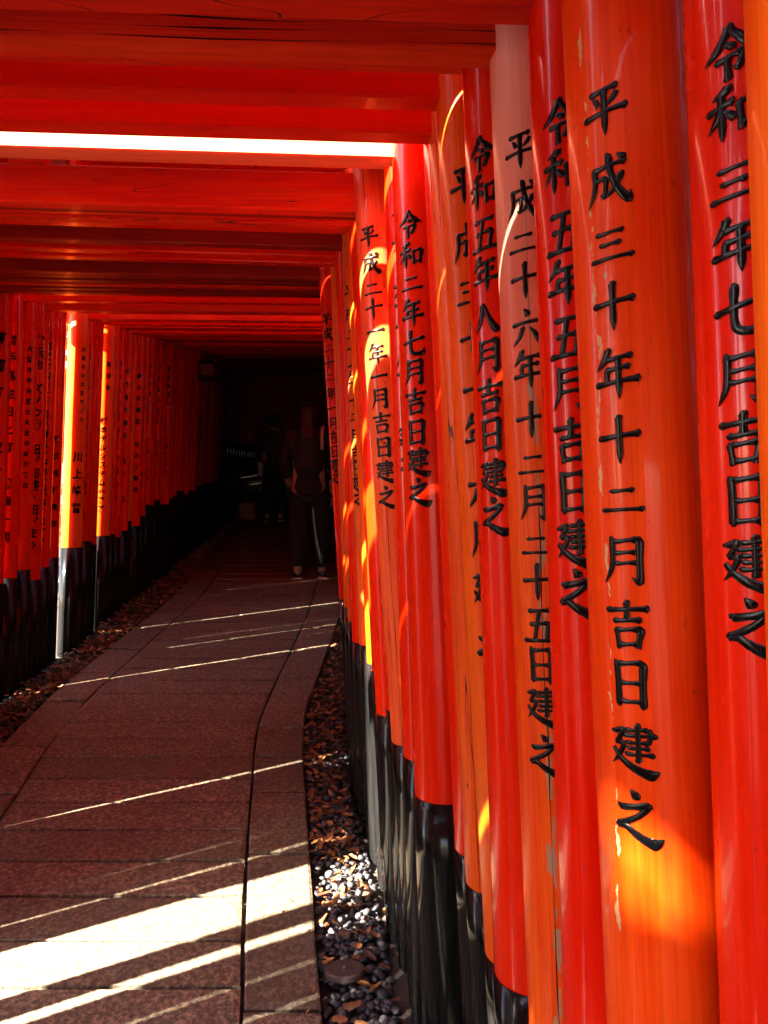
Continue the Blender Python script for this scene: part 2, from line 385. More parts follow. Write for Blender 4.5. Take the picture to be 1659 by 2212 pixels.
# ------------------------------------------------------------------ pillars
class Axis:
    """axis of a leaning round pillar: x(z) = x0 + k (z - zc) where zc is eye height"""
    def __init__(s, x, y, k, r): s.x, s.y, s.k, s.r = x, y, k, r
    def at(s, z): return Vector((s.x+s.k*(z-H), s.y, z))
def pillar_mesh(ax, z0, z1, r, phi0, sides, rings, wob, seed):
    rs = random.Random(seed); vs, uv = [], []
    ov = rs.uniform(0, PI); o = ax.at(z0)
    for i in range(rings+1):
        z = z0+(z1-z0)*i/rings
        c = ax.at(z)-o; wz = wob*math.sin(z*5+seed)+wob*0.6*math.sin(z*11.3+seed*2)
        for j in range(sides+1):
            u = -PI*r+2*PI*r*j/sides
            ph = phi0-u/r
            rr = r+wz+wob*math.cos(2*(ph-ov))
            vs.append((c.x-rr*math.sin(ph), c.y-rr*math.cos(ph), c.z)); uv.append((u, z))
    fs = []
    k = sides+1
    for i in range(rings):
        for j in range(sides): fs.append((i*k+j, i*k+j+1, (i+1)*k+j+1, (i+1)*k+j))
    fs.append(tuple(range(rings*k, rings*k+sides)))
    m = mesh('pillar', vs, fs, True, uv)
    m.polygons[-1].use_smooth = False
    return m, o
def glyph_object(ch, ax, phi, zc, wid, hgt, r, parent, origin, seed, bold=1.0, hh=0.0010):
    rs = random.Random(seed)
    V, Fc = glyph_shape(ch, rs, bold)
    c0 = ax.at(zc) + Vector((-r*math.sin(phi), -r*math.cos(phi), 0))
    out = []
    for x, y, h in V:
        u = (x-50)/100*wid; v = (50-y)/100*hgt
        z = zc+v; a = ax.at(z); ph = phi-u/r; rr = r+0.0007+h*hh
        out.append((a.x-rr*math.sin(ph)-c0.x, a.y-rr*math.cos(ph)-c0.y, z-c0.z))
    o = put('character', mesh('character', out, Fc, True), M['ink'], parent)
    o.location = c0-origin
    return o

def font_mesh(text):
    cu = bpy.data.curves.new('writing', 'FONT'); cu.body = text; cu.resolution_u = 1; cu.offset = 0.034
    t = bpy.data.objects.new('writing_src', cu); COL.objects.link(t)
    dg = bpy.context.evaluated_depsgraph_get()
    m = bpy.data.meshes.new_from_object(t.evaluated_get(dg))
    bpy.data.objects.remove(t); bpy.data.curves.remove(cu)
    return m
def inscription(text, ax, phi, z_top, z_bot, size, r, parent, origin, du=0.0):
    """a column of small writing wrapped on a pillar, one mesh"""
    n = len(text); step = (z_top-z_bot)/max(1, n)
    bm = bmesh.new()
    for i, ch in enumerate(text):
        if ch in ' 　': continue
        m = font_mesh(ch); k0 = len(bm.verts)
        bm.from_mesh(m); bpy.data.meshes.remove(m)
        bm.verts.ensure_lookup_table()
        nv = bm.verts[k0:]
        x0, x1 = min(v.co.x for v in nv), max(v.co.x for v in nv)
        y0, y1 = min(v.co.y for v in nv), max(v.co.y for v in nv)
        zc = z_top-step*(i+0.5)
        for v in nv:
            v.co = Vector(((v.co.x-0.5)*size, zc+(v.co.y-0.38)*min(size*1.15, step*0.95), 0))
    for k in range(-5, 6):
        bmesh.ops.bisect_plane(bm, geom=bm.verts[:]+bm.edges[:]+bm.faces[:], plane_co=(k*0.009, 0, 0), plane_no=(1, 0, 0))
    for v in bm.verts:
        u, z = v.co.x+du, v.co.y
        a = ax.at(z); ph = phi-u/r; rr = r+0.0014
        v.co = Vector((a.x-rr*math.sin(ph), a.y-rr*math.cos(ph), z))-origin
    m = bpy.data.meshes.new('inscription'); bm.to_mesh(m); bm.free()
    m.materials.append(M['ink'])
    return put('inscription', m, None, parent, kind='stuff')

def box_between(a, b, depth, h, seg=1, sag=0.0, bev=0.004):
    """a squared beam from a to b (underside centre points), local to a; slightly rounded arrises"""
    dv = b-a; L = math.hypot(dv.x, dv.y); ux, uy = dv.x/L, dv.y/L; nx, ny = -uy, ux
    prof = [(-depth/2+bev, 0), (depth/2-bev, 0), (depth/2, bev), (depth/2, h-bev), (depth/2-bev, h), (-depth/2+bev, h), (-depth/2, h-bev), (-depth/2, bev)]
    vs, fs = [], []
    for i in range(seg+1):
        t = i/seg; s = t*L
        up = sag*(2*t-1)**4
        for p, q in prof: vs.append((s, p, q+up+dv.z*t))
    k = len(prof)
    for i in range(seg):
        for j in range(k):
            fs.append((i*k+j, i*k+(j+1) % k, (i+1)*k+(j+1) % k, (i+1)*k+j))
    fs.append(tuple(range(k))[::-1]); fs.append(tuple(range(seg*k, seg*k+k)))
    return mesh('beam', vs, fs), math.atan2(dv.y, dv.x)

KZ = {8: -0.095, 7: -0.02, 10: -0.045}
LRAD = {8: 0.042}
RIN = [(-3, 0.62), (-0.5, 0.47), (0.53, 0.297), (0.82, 0.221), (1.22, 0.152), (1.74, 0.049), (2.02, -0.022), (2.55, -0.085), (2.86, -0.145), (3.3, -0.222), (3.8, -0.22), (6.5, -0.20), (9, -0.24), (12, -0.75), (14, -1.5), (16, -2.6), (19, -5.0), (23, -9.5)]
LIN = [(-3, -1.35), (0.0, -1.55), (0.8, -1.66), (2.0, -1.90), (3.3, -2.02), (3.9, -2.03), (9, -2.05), (12, -2.58), (14, -3.35), (16, -4.5), (19, -7.0), (23, -11.5)]
def yw_top(i): return None

# near gates: Y, left edge px at eye height, px slope, black-base px, tie-beam underside px, finish, radius
NEAR = [
 (0.53, 1645, .036, None, None, 'orange', .062, 'red'),
 (0.67, 1514, .037, None, None, 'red', .066, 'red'),
 (0.82, 1262, .045, None, None, 'orange2', .070, 'red'),
 (0.96, 1178, .037, None, 14, 'red', .062, 'worn'),
 (1.09, 1098, .041, None, 116, 'crack', .063, 'split'),
 (1.22, 1033, .036, 2100, 133, 'red', .065, 'worn'),
 (1.355, 993, .058, 2057, 217, 'orange', .064, 'red'),
 (1.485, 966, .050, 1903, 293, 'grain', .061, 'red'),
 (1.60, 950, .045, 1831, 294, 'red', .060, 'red'),
 (1.745, 875, .036, 1714, 345, 'red', .068, 'faded'),  # this and the next beam: sunlit whiteness is in the paint
 (1.885, 854, .034, 1630, 352, 'red', .064, 'faded'),
 (2.02, 812, .070, 1599, 459, 'crack2', .064, 'worn'),
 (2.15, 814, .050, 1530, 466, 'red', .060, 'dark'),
 (2.285, 791, .050, 1538, 470, 'red', .062, 'red'),
 (2.42, 787, .050, 1447, 490, 'red', .060, 'worn'),
 (2.555, 777, .050, 1430, 498, 'orange', .062, 'red'),
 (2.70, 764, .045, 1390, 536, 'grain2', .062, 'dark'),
 (2.86, 749, .045, 1385, 556, 'red', .060, 'red'),
 (3.00, 742, .040, 1340, 571, 'orange', .058, 'red'),
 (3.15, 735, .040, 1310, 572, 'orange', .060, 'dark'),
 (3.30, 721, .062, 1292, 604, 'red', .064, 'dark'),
]
TEXTS = {  # gate index: (string, y centres, px centre x at middle, char w px, char h px, label bits)
 1: ('令和三年七月吉日建之', [112, 243, 393, 528, 668, 815, 948, 1080, 1217, 1352], (1601, 740), 112, 118),
 2: ('平成三十年十二月吉日建之', [238, 388, 530, 660, 808, 950, 1080, 1210, 1350, 1475, 1618, 1762], (1340, 1000), 92, 108),
 3: ('令和五年五月吉日建之', [262, 370, 502, 612, 728, 838, 952, 1062, 1172, 1278], (1228, 770), 84, 98),
 4: ('平成二十六年十二月二十五日建之', [325, 432, 523, 605, 708, 797, 908, 1003, 1085, 1178, 1258, 1352, 1436, 1526, 1628], (1150, 970), 70, 82),
 5: ('令和五年八月吉日建之', [333, 415, 507, 592, 688, 768, 858, 938, 1030, 1112], (1052, 720), 58, 76),
 6: ('平成三十一年六月建之', [400, 525, 632, 735, 838, 937, 1058, 1165, 1275, 1392], (1022, 760), 62, 84),
 9: ('令和二年七月吉日建之', [484, 552, 612, 676, 740, 803, 868, 933, 997, 1060], (894, 770), 48, 58),
 10: ('令和五年十月吉日建之', [462, 530, 595, 648, 706, 765, 822, 878, 945, 1000], (877, 770), 44, 54),
 11: ('平成二十一年一月吉日建之', [511, 569, 624, 667, 715, 765, 812, 860, 914, 965, 1018, 1073], (815, 790), 40, 46),
 16: ('平成二十一年十二月吉日建之', [630, 678, 722, 755, 789, 820, 866, 900, 943, 980, 1012, 1045, 1075], (765, 850), 27, 36),
 20: ('平成二十二年一月吉日建之', [690, 722, 752, 785, 815, 850, 882, 915, 945, 975, 1005, 1030], (716, 860), 22, 28),
}
M['orange2'] = paint_mat('sun_bleached_vermilion_paint', (0.72, 0.022, 0.001), (0.85, 0.085, 0.003), worn=0.35, rough=0.26, grain=0.22, coat=0.4, chips=-0.034)
M['crack2'] = paint_mat('split_vermilion_paint', (0.70, 0.06, 0.012), (0.82, 0.13, 0.03), worn=0.3, rough=0.25, grain=0.35, coat=0.35, crack_u=0.0, cracks=0.5)
M['far_shade'] = paint_mat('shade_dark_dull_vermilion_paint', (0.26, 0.008, 0.002), (0.42, 0.018, 0.003), worn=0.1, rough=0.62, grain=0.4, coat=0.0)  # gloom of the far stretch put into a darker, duller paint
M['grain2'] = paint_mat('dull_vermilion_paint_open_grain', (0.62, 0.07, 0.010), (0.74, 0.13, 0.018), worn=0.8, rough=0.4, grain=0.5, coat=0.1, cracks=0.5)

# left feet of the near gates (not in view, but they shape the light), then the ones in view
LY = []
y = 0.51
cuts = {8: 0.285, 7: 0.142, 14: 0.134}
for i in range(21):
    LY.append(y); y += cuts.get(i, 0.1245)
LNEAR_R = 0.0605
LVIS = [3.965, 4.12, 4.265, 4.41, 4.555, 4.70, 4.88, 5.02, 5.16, 5.295, 5.46, 5.60, 5.74, 5.88, 6.02, 6.16, 6.30]
LBASE = [1260, 1248, 1230, 1251, 1224, 1204, 1182, 1168, 1171, 1176, 1157, 1153, 1160, 1146, 1125, 1136, 1115]

LABELS = {
 0: 'faded orange torii whose plain right pillar stands at the far right edge of the view',
 1: 'glossy red torii whose right pillar reads 令和三年七月吉日建之',
 2: 'thick orange torii, right pillar chipped and half in shadow, reading 平成三十年十二月吉日建之',
 3: 'red torii next to the thick orange pillar, dated fifth month, 令和五年五月吉日建之',
 4: 'weathered torii with split, peeling right pillar reading 平成二十六年十二月二十五日建之 and cracked tie beam',
 5: 'glossy red torii, right pillar dated in the eighth month, 令和五年八月吉日建之',
 6: 'orange torii whose half hidden right pillar reads 平成三十一年六月',
 7: 'orange open-grained torii pillar showing as a narrow strip left of the 平成三十一年 pillar',
 8: 'red torii pillar showing as a thin strip just right of the 令和二年 pillar',
 9: 'clean red torii whose right pillar reads 令和二年七月吉日建之, tie beam lit white',
 10: 'red torii mostly hidden behind the 令和二年 pillar, its own writing cut off',
 11: 'orange torii with long vertical split, right pillar reading 平成二十一年一月吉日建之',
 12: 'red torii, right pillar only showing low down beside the split orange one',
 13: 'red torii pillar just left of the split orange pillar with light patches',
 14: 'thin strip of red torii pillar third left of the split orange one',
 15: 'torii whose black right pillar base is lit silver white by the sun',
 16: 'dull orange torii whose right pillar reads 平成二十一年十二月吉日建之',
 17: 'red torii pillar strip between the two inscribed pillars 平成二十一年十二月 and 平成二十二年',
 18: 'orange torii pillar strip, second to the right of the dark 平成二十二年 pillar',
 19: 'orange torii with bright rimmed edge next to the dark 平成二十二年 pillar',
 20: 'dark red torii whose right pillar, last one seen, reads 平成二十二年一月吉日建之',
}
LEFT_LABELS = [
 'torii whose left pillar is cut by the left edge of the view',
 'torii whose left pillar carries 岩手県 in large characters',
 'torii with black base rising high on its left pillar, beside the 岩手県 one',
 'torii whose left pillar carries the large ズノウ㈱ writing',
 'torii whose left pillar reads 横須賀市 at top and コクホ at bottom',
 'torii whose narrow left pillar is last before the bright yellow-lit pillar',
 'torii whose left pillar is lit bright yellow-white down one side, base catching sun',
 'red torii first beyond the bright yellow-lit left pillar',
 'red torii second beyond the bright yellow-lit left pillar, with long small writing',
 'red torii third beyond the bright yellow-lit left pillar',
 'torii whose left pillar shows a narrower lit yellow strip with ア at its foot',
 'torii just beyond the narrow lit strip, its left pillar ending サービス',
 'torii second beyond the narrow lit strip on the left row',
 'torii third beyond the narrow lit strip on the left row',
 'torii fourth beyond the narrow lit strip on the left row',
 'torii whose left pillar has small white sun spots near the top',
 'torii with the last bright red left pillar before the tunnel turns dark',
]
GROUP = 'vermilion torii gates lining the path'

def make_gate(idx, ry, rin, rk, rr, rbase, zt, fin, beamfin, ly, lin, lk, lr, lbase, lfin, label, detail, kas=0.10, seed=0, kz=0.0):
    kz = KZ.get(idx, 0.0)
    rs = random.Random(seed*13+5)
    gy = (ry+ly)/2; gx = (rin+lin)/2
    root = empty('torii_gate', (gx, gy, gz(gy)), label=label, category='torii gate', group=GROUP)
    O = root.location.copy()
    axes = []
    ztop = zt+0.29+max(0, kz)
    for side, (yy, xin, k, r, zb, fn) in enumerate(((ry, rin, -rk, rr, rbase, fin), (ly, lin, lk, lr, lbase, lfin))):
        xa = xin + r if side == 0 else xin - r
        ax = Axis(xa, yy, k, r)
        phi0 = math.radians(33 if side == 0 else -38)
        sides = 40 if (detail and side == 0) else 24
        rings = 16 if (detail and side == 0) else 4
        m, o = pillar_mesh(ax, zb, ztop, r, phi0, sides, rings, 0.00035 if detail else 0.0003, seed+side*50)
        p = put('pillar', m, M[fn], root); p.location = o-O
        m, o2 = pillar_mesh(ax, gz(yy)-0.12, zb, r+0.0022, phi0, sides, 6 if detail else 2, 0.0005, seed+7+side*50)
        bs = put('pillar_base', m, M['black'], p); bs.location = o2-o
        axes.append((ax, p, o))
    (ra, rp, ro), (la, lp, lo) = axes
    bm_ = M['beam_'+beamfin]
    # tie beam runs between the pillars and sticks out beyond them
    zl = zt
    if 3 <= idx <= 20:     # keep the tie beams parallel although the left feet are set a little further on
        yr = CY-(zt-H)/(ry-0.02)*F; xr = CX+F*rin/ry; xl_ = CX+F*lin/ly
        zl = H+(CY-(yr-0.026*(xr-xl_)))/F*ly
    a = la.at(zl); b = ra.at(zt)
    ux = (b-a).normalized()
    ea, eb = a-ux*0.17, b+ux*(0.13 if detail else 0.16)
    m, ang = box_between(ea, eb, 0.046, 0.105)
    t = put('tie_beam', m, bm_, root); t.location = ea-O; t.rotation_euler.z = ang
    # strut, lintel and crown beam
    mid = (a+b)/2
    m, _ = box_between(mid-ux*0.05, mid+ux*0.05, 0.035, 0.20-0.105+kz+(0.002 if kz == 0 else 0))
    t = put('centre_strut', m, bm_, root); t.location = mid-ux*0.05+Vector((0, 0, 0.105))-O; t.rotation_euler.z = ang
    e1, e2 = a-ux*0.30+Vector((0, 0, 0.20+0.002)), b+ux*0.30+Vector((0, 0, 0.202))
    sd_ = clamp(kas*0.75, 0.038, 0.07)
    m, _ = box_between(e1, e2, sd_, 0.075, 8, 0.02)
    t = put('lintel', m, bm_, root); t.location = e1-O+Vector((0, 0, kz)); t.rotation_euler.z = ang
    e3, e4 = e1-ux*0.05+Vector((0, 0, 0.077)), e2+ux*0.05+Vector((0, 0, 0.077))
    m, _ = box_between(e3, e4, kas, 0.05 if idx != 8 else 0.028, 8, 0.025)
    t = put('crown_beam', m, M['black'], root); t.location = e3-O+Vector((0, 0, kz)); t.rotation_euler.z = ang
    return root, axes, O

KAS = {0: 0.10, 1: 0.09, 2: 0.09, 3: 0.095, 6: 0.10, 7: 0.06, 8: 0.038, 9: 0.06, 10: 0.12, 11: 0.08, 12: 0.07, 13: 0.09}
for i, (Y, xl, sl, by, ty, fin, r, bfin) in enumerate(NEAR):
    # inner (left) silhouette edge of the right pillar -> axis
    al = math.atan2(xl-CX, F); dist_dir = Vector((math.sin(al), math.cos(al)))
    # axis x so that the tangent ray touches the circle
    xa = (xl-CX)/F*Y + r/math.cos(al)
    rin = xa-r
    zb = H-(by-CY)/F*Y if by else gz(Y)+0.68
    zt = H+(CY-ty)/F*(Y-0.02) if ty else gz(Y)+2.15
    ly = LY[i]; lin = interp(ly, LIN)
    root, axes, O = make_gate(i, Y, rin, sl, r, zb, zt, fin, bfin, ly, lin, 0.035, LRAD.get(i, LNEAR_R), gz(ly)+0.66, 'red', LABELS[i], True, KAS.get(i, 0.115), seed=i)
    if i in TEXTS:
        s, ys, (xc, yc), wpx, hpx = TEXTS[i]
        ax, p, o = axes[0]
        zc = H+(CY-yc)/F*(Y-r*0.8)
        # facing angle from the measured centre of the writing
        best = min((abs((ax.at(zc).x-r*math.sin(ph))/(Y-r*math.cos(ph))-(xc-CX)/F), ph) for ph in [math.radians(q) for q in range(-20, 75)])
        phi = best[1]
        yf = Y-r*math.cos(phi)
        view = math.atan2(ax.x, Y)
        fs_ = math.cos(phi-view)
        for n_, (ch, yy) in enumerate(zip(s, ys)):
            zz = H+(CY-yy)/F*yf
            sq = 0.72 if ch in '二三' else 1.0
            if ch == '一': sq = 1.0
            glyph_object(ch, ax, phi, zz, wpx*1.06/F*yf/fs_, hpx*sq/F*yf, r, p, o, i*40+n_, bold=1.8 if i in (1, 3, 5, 9, 10) else 1.6)

# gates behind the camera
yb = 0.36
nb = 0
while yb > -2.6:
    Y = yb; ly = yb-0.08
    if 0.05 < yb < 0.30:
        yb -= 0.130; continue
    make_gate(-1, Y, interp(Y, RIN), .036, .064, gz(Y)+0.68, gz(Y)+2.15, 'red', 'red', ly, interp(ly, LIN), .035, .064, gz(ly)+0.66, 'red',
              'vermilion torii gate of the stretch behind the viewer', False, 0.10 if yb < -0.4 or yb > .3 else 0.05, seed=300+nb)
    yb -= 0.130; nb += 1

# hidden right feet between Y 3.45 and 3.85 and the visible left row
LTXT = {
 0: [('那須町　波ズンソリ', 0.050, 700, 1230, 0.0)],
 1: [('岩手県主日と那　観章一同', 0.044, 715, 1180, -0.012)],
 2: [('トセしこ人', 0.046, 905, 1170, -0.036), ('大阪市中央区北久宝寺町四丁目', 0.026, 742, 1060, 0.012)],
 3: [('横浜市　ズノウ㈱　田村彰啓・田村まり', 0.056, 722, 1192, 0.0)],
 4: [('横須賀市内川二丁目八番五十四号株式会社コクホ', 0.040, 716, 1178, 0.0)],
 5: [('神奈川県茅ヶ崎市二丁目', 0.026, 720, 1110, -0.02), ('株式会社東洋', 0.034, 930, 1150, 0.018)],
 6: [('京都市中京区円上ル', 0.024, 745, 915, 0.018), ('川上峰誉', 0.052, 968, 1116, 0.004)],
 7: [('東京都足立区西新井　有限会社三井工業所', 0.032, 742, 1010, 0.0), ('森村　茂', 0.036, 1035, 1128, 0.0)],
 8: [('名古屋市中村区名駅南一丁目　有限会社山田木材', 0.034, 760, 1138, 0.0)],
 9: [('大阪市住之江区', 0.024, 752, 900, 0.0), ('坂本龍太', 0.046, 960, 1112, 0.0)],
 10: [('奈良市', 0.03, 775, 850, 0.0), ('㈱ホテルシステムヘアア', 0.040, 900, 1108, -0.02)],
 11: [('兵庫県姫路市　株式会社ヒマワリふれあいサービス', 0.036, 768, 1118, 0.0)],
 12: [('福井県福井市　西田商店', 0.034, 770, 1090, 0.0)],
 13: [('滋賀県大津市　北村　正', 0.036, 790, 1092, 0.0)],
 14: [('向　宮子', 0.050, 905, 1060, 0.0)],
 15: [('岡山市東区　石井工務店', 0.034, 800, 1070, 0.0)],
 16: [('広島市中区大手町　高橋', 0.034, 800, 1060, 0.0)],
}
rights = [3.425, 3.55, 3.675, 3.795, 3.92]
for j, Y in enumerate(rights):
    ly = LY[20]+0.1277*(j+1)
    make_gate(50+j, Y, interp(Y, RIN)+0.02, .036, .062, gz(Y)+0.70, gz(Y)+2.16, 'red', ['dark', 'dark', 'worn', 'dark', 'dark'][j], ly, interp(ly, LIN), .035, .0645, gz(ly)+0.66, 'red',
              ['torii beam first beyond the dark 平成二十二年 pillar', 'torii beam second beyond the dark 平成二十二年 pillar', 'torii beam third beyond the dark 平成二十二年 pillar', 'torii beam fourth beyond the dark 平成二十二年 pillar', 'torii beam fifth beyond the dark 平成二十二年 pillar'][j],
              False, 0.11, seed=60+j)
LOFF = {4: -0.015, 5: -0.03, 6: 0.048, 7: 0.036, 8: 0.012, 9: -0.018, 10: 0.015, 14: -0.01, 15: 0.012}
for j, ly in enumerate(LVIS):
    Y = ly+0.07
    zb = H-(LBASE[j]-CY)/F*ly
    rs = random.Random(900+j)
    zt = gz(Y)+2.155+rs.uniform(-0.02, 0.02)
    lr = 0.067
    root, axes, O = make_gate(60+j, Y, interp(Y, RIN)+0.03, .036, .062, gz(Y)+0.68, zt, 'red', rs.choice(['red', 'red', 'worn']), ly, interp(ly, LIN)+rs.uniform(-0.006, 0.006)+LOFF.get(j, 0), .035, lr, zb, 'red' if j not in (6, 10, 14) else 'orange',  # orange put on the sunlit pillars so their lit sides turn yellow
              LEFT_LABELS[j], False, 0.105 if j not in (5, 6, 9) else 0.08, seed=80+j)
    ax, p, o = axes[1]
    for (s, size, y0, y1, du) in LTXT.get(j, []):
        yf = ly-lr*0.8
        inscription(s, ax, math.radians(-36), H+(CY-y0)/F*yf, H+(CY-y1)/F*yf, size*1.18, lr+0.0006, p, o, du)
# the dark far stretch, a break, then the lit end
yy = 6.44; j = 0
FAR = []
while yy < 21.0:
    FAR.append(yy); m_ = (interp(yy+.01, LIN)-interp(yy, LIN))/.01; yy += 0.140/math.sqrt(1+m_*m_)
for j, ly in enumerate(FAR):
    Y = ly+0.07; rs = random.Random(2000+j)
    lab = 'torii gate in the dark far stretch of the tunnel' if ly < 12.0 else 'torii gate at the far bend of the tunnel, almost black'
    root, axes, O = make_gate(100+j, Y, interp(Y, RIN)+0.03, .036, .071, gz(Y)+0.68+rs.uniform(-.03, .03), gz(Y)+2.155+rs.uniform(-.02, .02), 'far_shade', rs.choice(['red', 'worn', 'dark']) if ly < 9 else 'dark',
              ly, interp(ly, LIN)+rs.uniform(-0.008, 0.008), .035, .071, gz(ly)+0.68+rs.uniform(-.05, .05), 'red' if ly < 8.0 else 'far_shade', lab, False, 0.150, seed=200+j)
    if ly < 8.6 and j % 2 == 0 or ly > 14.3 and j % 2 == 0 and ly < 16:
        ax, p, o = axes[1]
        z1 = gz(ly)+1.95
        inscription(['東京都港区芝　株式会社大和', '神戸市中央区　吉田一同', '静岡県浜松市　中川工業', '和歌山市　小川　清'][j % 4], ax, math.radians(-34), z1, z1-1.05, 0.042, 0.0716, p, o)

# ------------------------------------------------------------------ ground, path
def sheet():
    xs = [-150, -60, -25, -12, -8, -6, -5, -4, -3, -2.4, -2.1, -1.7, -1, 0, 0.4, 0.8, 1.5, 2.5, 4, 6, 9, 14, 30, 70, 150]
    ys = [-150, -60, -30, -14, -8, -4, -2, 0, 1, 2, 3, 4, 5, 6, 7, 8, 9, 10, 12, 14, 17, 22, 30, 50, 90, 200]
    vs = []
    for Y in ys:
        for X in xs:
            c = (interp(Y, RIN)+interp(Y, LIN))/2 if Y > -14 else -0.4
            dd = abs(X-c)
            rise = 0.0 if dd < 1.25 else min((dd-1.25)*1.1, 1.5+dd*0.12) if X > c else -(dd-1.25)*0.03  # bank on the right is added, unseen, to cut light from there
            if Y < -20 or Y > 30: rise *= 0.4
            vs.append((X, Y, gz(Y)-0.055+clamp(rise, -2, 7)+(0.0 if dd < 1.5 else random.uniform(-0.02, 0.03))))
    k = len(xs); fs = [(j*k+i, j*k+i+1, (j+1)*k+i+1, (j+1)*k+i) for j in range(len(ys)-1) for i in range(k-1)]
    return mesh('ground', vs, fs, True)
ground = put('ground', sheet(), M['soil'], kind='structure', label='dark soil ground falling away beside the stone path')

RG = [(-2, 0.24), (0, -0.07), (1.907, -0.369), (2.28, -0.439), (2.565, -0.481), (2.93, -0.531), (3.59, -0.625), (4.076, -0.632), (4.63, -0.608), (5.47, -0.581), (7, -0.60), (9.5, -0.76), (12, -1.2), (14, -1.95), (16, -3.1)]
LG = [(-2, -0.75), (0, -1.05), (1.9, -1.33), (2.84, -1.474), (3.47, -1.568), (3.775, -1.604), (4.39, -1.59), (5.19, -1.557), (6.2, -1.51), (7, -1.56), (9.5, -1.74), (12, -2.16), (14, -2.9), (16, -4.05)]
RE = [(-2, 0.46), (0, 0.14), (1.9, -0.155), (2.27, -0.213), (3.5, -0.385), (3.85, -0.41), (4.57, -0.375), (5.57, -0.33), (7, -0.36), (9.5, -0.53), (12, -0.98), (14, -1.72), (16, -2.87)]
LE = [(a, b-0.225) for a, b in LG]
path = empty('stone_path', (0, 0, 0), kind='structure', label='long stone slab path running up through the gates')
def slab(x00, x10, x11, x01, y0, y1, rs, name='paving_slab', th=0.07):
    """four corners; worn, slightly uneven edges"""
    g = 0.0030; gy = 0.0070
    nx, ny = 6, 2
    def pt(u, v):
        X = (x00+(x10-x00)*u)*(1-v)+(x01+(x11-x01)*u)*v
        return X, y0+(y1-y0)*v
    tilt = rs.uniform(-0.0015, 0.0015); dz = rs.uniform(-0.0018, 0.0018)
    vs = []; w_ = x10-x00; l_ = y1-y0
    us = [0, 0.02, 0.2, 0.4, 0.6, 0.8, 0.98, 1]; vv = [0, 0.04, 0.35, 0.65, 0.96, 1]
    if w_ < 0.4: us = [0, 0.05, 0.5, 0.95, 1]
    for b_, v in enumerate(vv):
        for a_, u in enumerate(us):
            X, Y = pt(u, v)
            edge = (a_ in (0, len(us)-1)) or (b_ in (0, len(vv)-1))
            if a_ == 0: X += g+rs.uniform(-.0012, .0022)
            if a_ == len(us)-1: X -= g+rs.uniform(-.0012, .0022)
            if b_ == 0: Y += gy+rs.uniform(-.0022, .0022)
            if b_ == len(vv)-1: Y -= gy+rs.uniform(-.0022, .0022)
            vs.append((X, Y, gz(Y)+dz+tilt*(u-0.5)*2-(0.0035 if edge else 0)+rs.uniform(-.0005, .0005)))
    k = len(us); m_ = len(vv)
    fs = [(j*k+i, j*k+i+1, (j+1)*k+i+1, (j+1)*k+i) for j in range(m_-1) for i in range(k-1)]
    ring = [i for i in range(k)]+[j*k+k-1 for j in range(1, m_)]+[(m_-1)*k+i for i in range(k-2, -1, -1)]+[j*k for j in range(m_-2, 0, -1)]
    b0 = len(vs)
    for q in ring: vs.append((vs[q][0], vs[q][1], vs[q][2]-th))
    n = len(ring)
    for q in range(n): fs.append((ring[(q+1) % n], ring[q], b0+q, b0+(q+1) % n))
    c = Vector((sum(v[0] for v in vs)/len(vs), sum(v[1] for v in vs)/len(vs), sum(v[2] for v in vs)/len(vs)))
    o = put(name, mesh(name, [tuple(Vector(v)-c) for v in vs], fs), M['stone'], path); o.location = c
    return o
rs = random.Random(3)
joints = [2.027, 2.203, 2.402, 2.586, 2.774, 2.966, 3.157, 3.346, 3.526, 3.71, 3.885, 4.08, 4.27, 4.46, 4.64, 4.82]
while joints[0] > -1.2: joints.insert(0, joints[0]-rs.uniform(0.18, 0.2))
while joints[-1] < 15: joints.append(joints[-1]+rs.uniform(0.18, 0.2) if joints[-1] < 9 else joints[-1]+0.4)
for a, b in zip(joints, joints[1:]):
    slab(interp(a, LG), interp(a, RG), interp(b, RG), interp(b, LG), a, b, rs)
jr = [1.50, 1.953, 2.636, 3.05, 3.36, 3.65, 3.885, 4.31]
while jr[0] > -1.0: jr.insert(0, jr[0]-rs.uniform(0.4, 0.5))
while jr[-1] < 15: jr.append(jr[-1]+rs.uniform(0.35, 0.5))
for a, b in zip(jr, jr[1:]):
    slab(interp(a, RG)+0.004, interp(a, RE), interp(b, RE), interp(b, RG)+0.004, a, b, rs)
jl = [2.6, 3.04, 3.46, 3.98, 4.39, 4.82]
while jl[0] > -1.0: jl.insert(0, jl[0]-rs.uniform(0.4, 0.5))
while jl[-1] < 15: jl.append(jl[-1]+rs.uniform(0.4, 0.5))
for a, b in zip(jl, jl[1:]):
    slab(interp(a, LE), interp(a, LG)-0.004, interp(b, LG)-0.004, interp(b, LE), a, b, rs)
# earth in the joints
vs, fs = [], []
Ys = [-1.2+0.4*i for i in range(41)]
for Y in Ys: vs += [(interp(Y, LE)+0.01, Y, gz(Y)-0.034), (interp(Y, RE)-0.01, Y, gz(Y)-0.034)]
for i in range(len(Ys)-1): fs.append((2*i, 2*i+1, 2*i+3, 2*i+2))
put('joint_earth', mesh('joint_earth', vs, fs), M['soil'], path, kind='stuff')

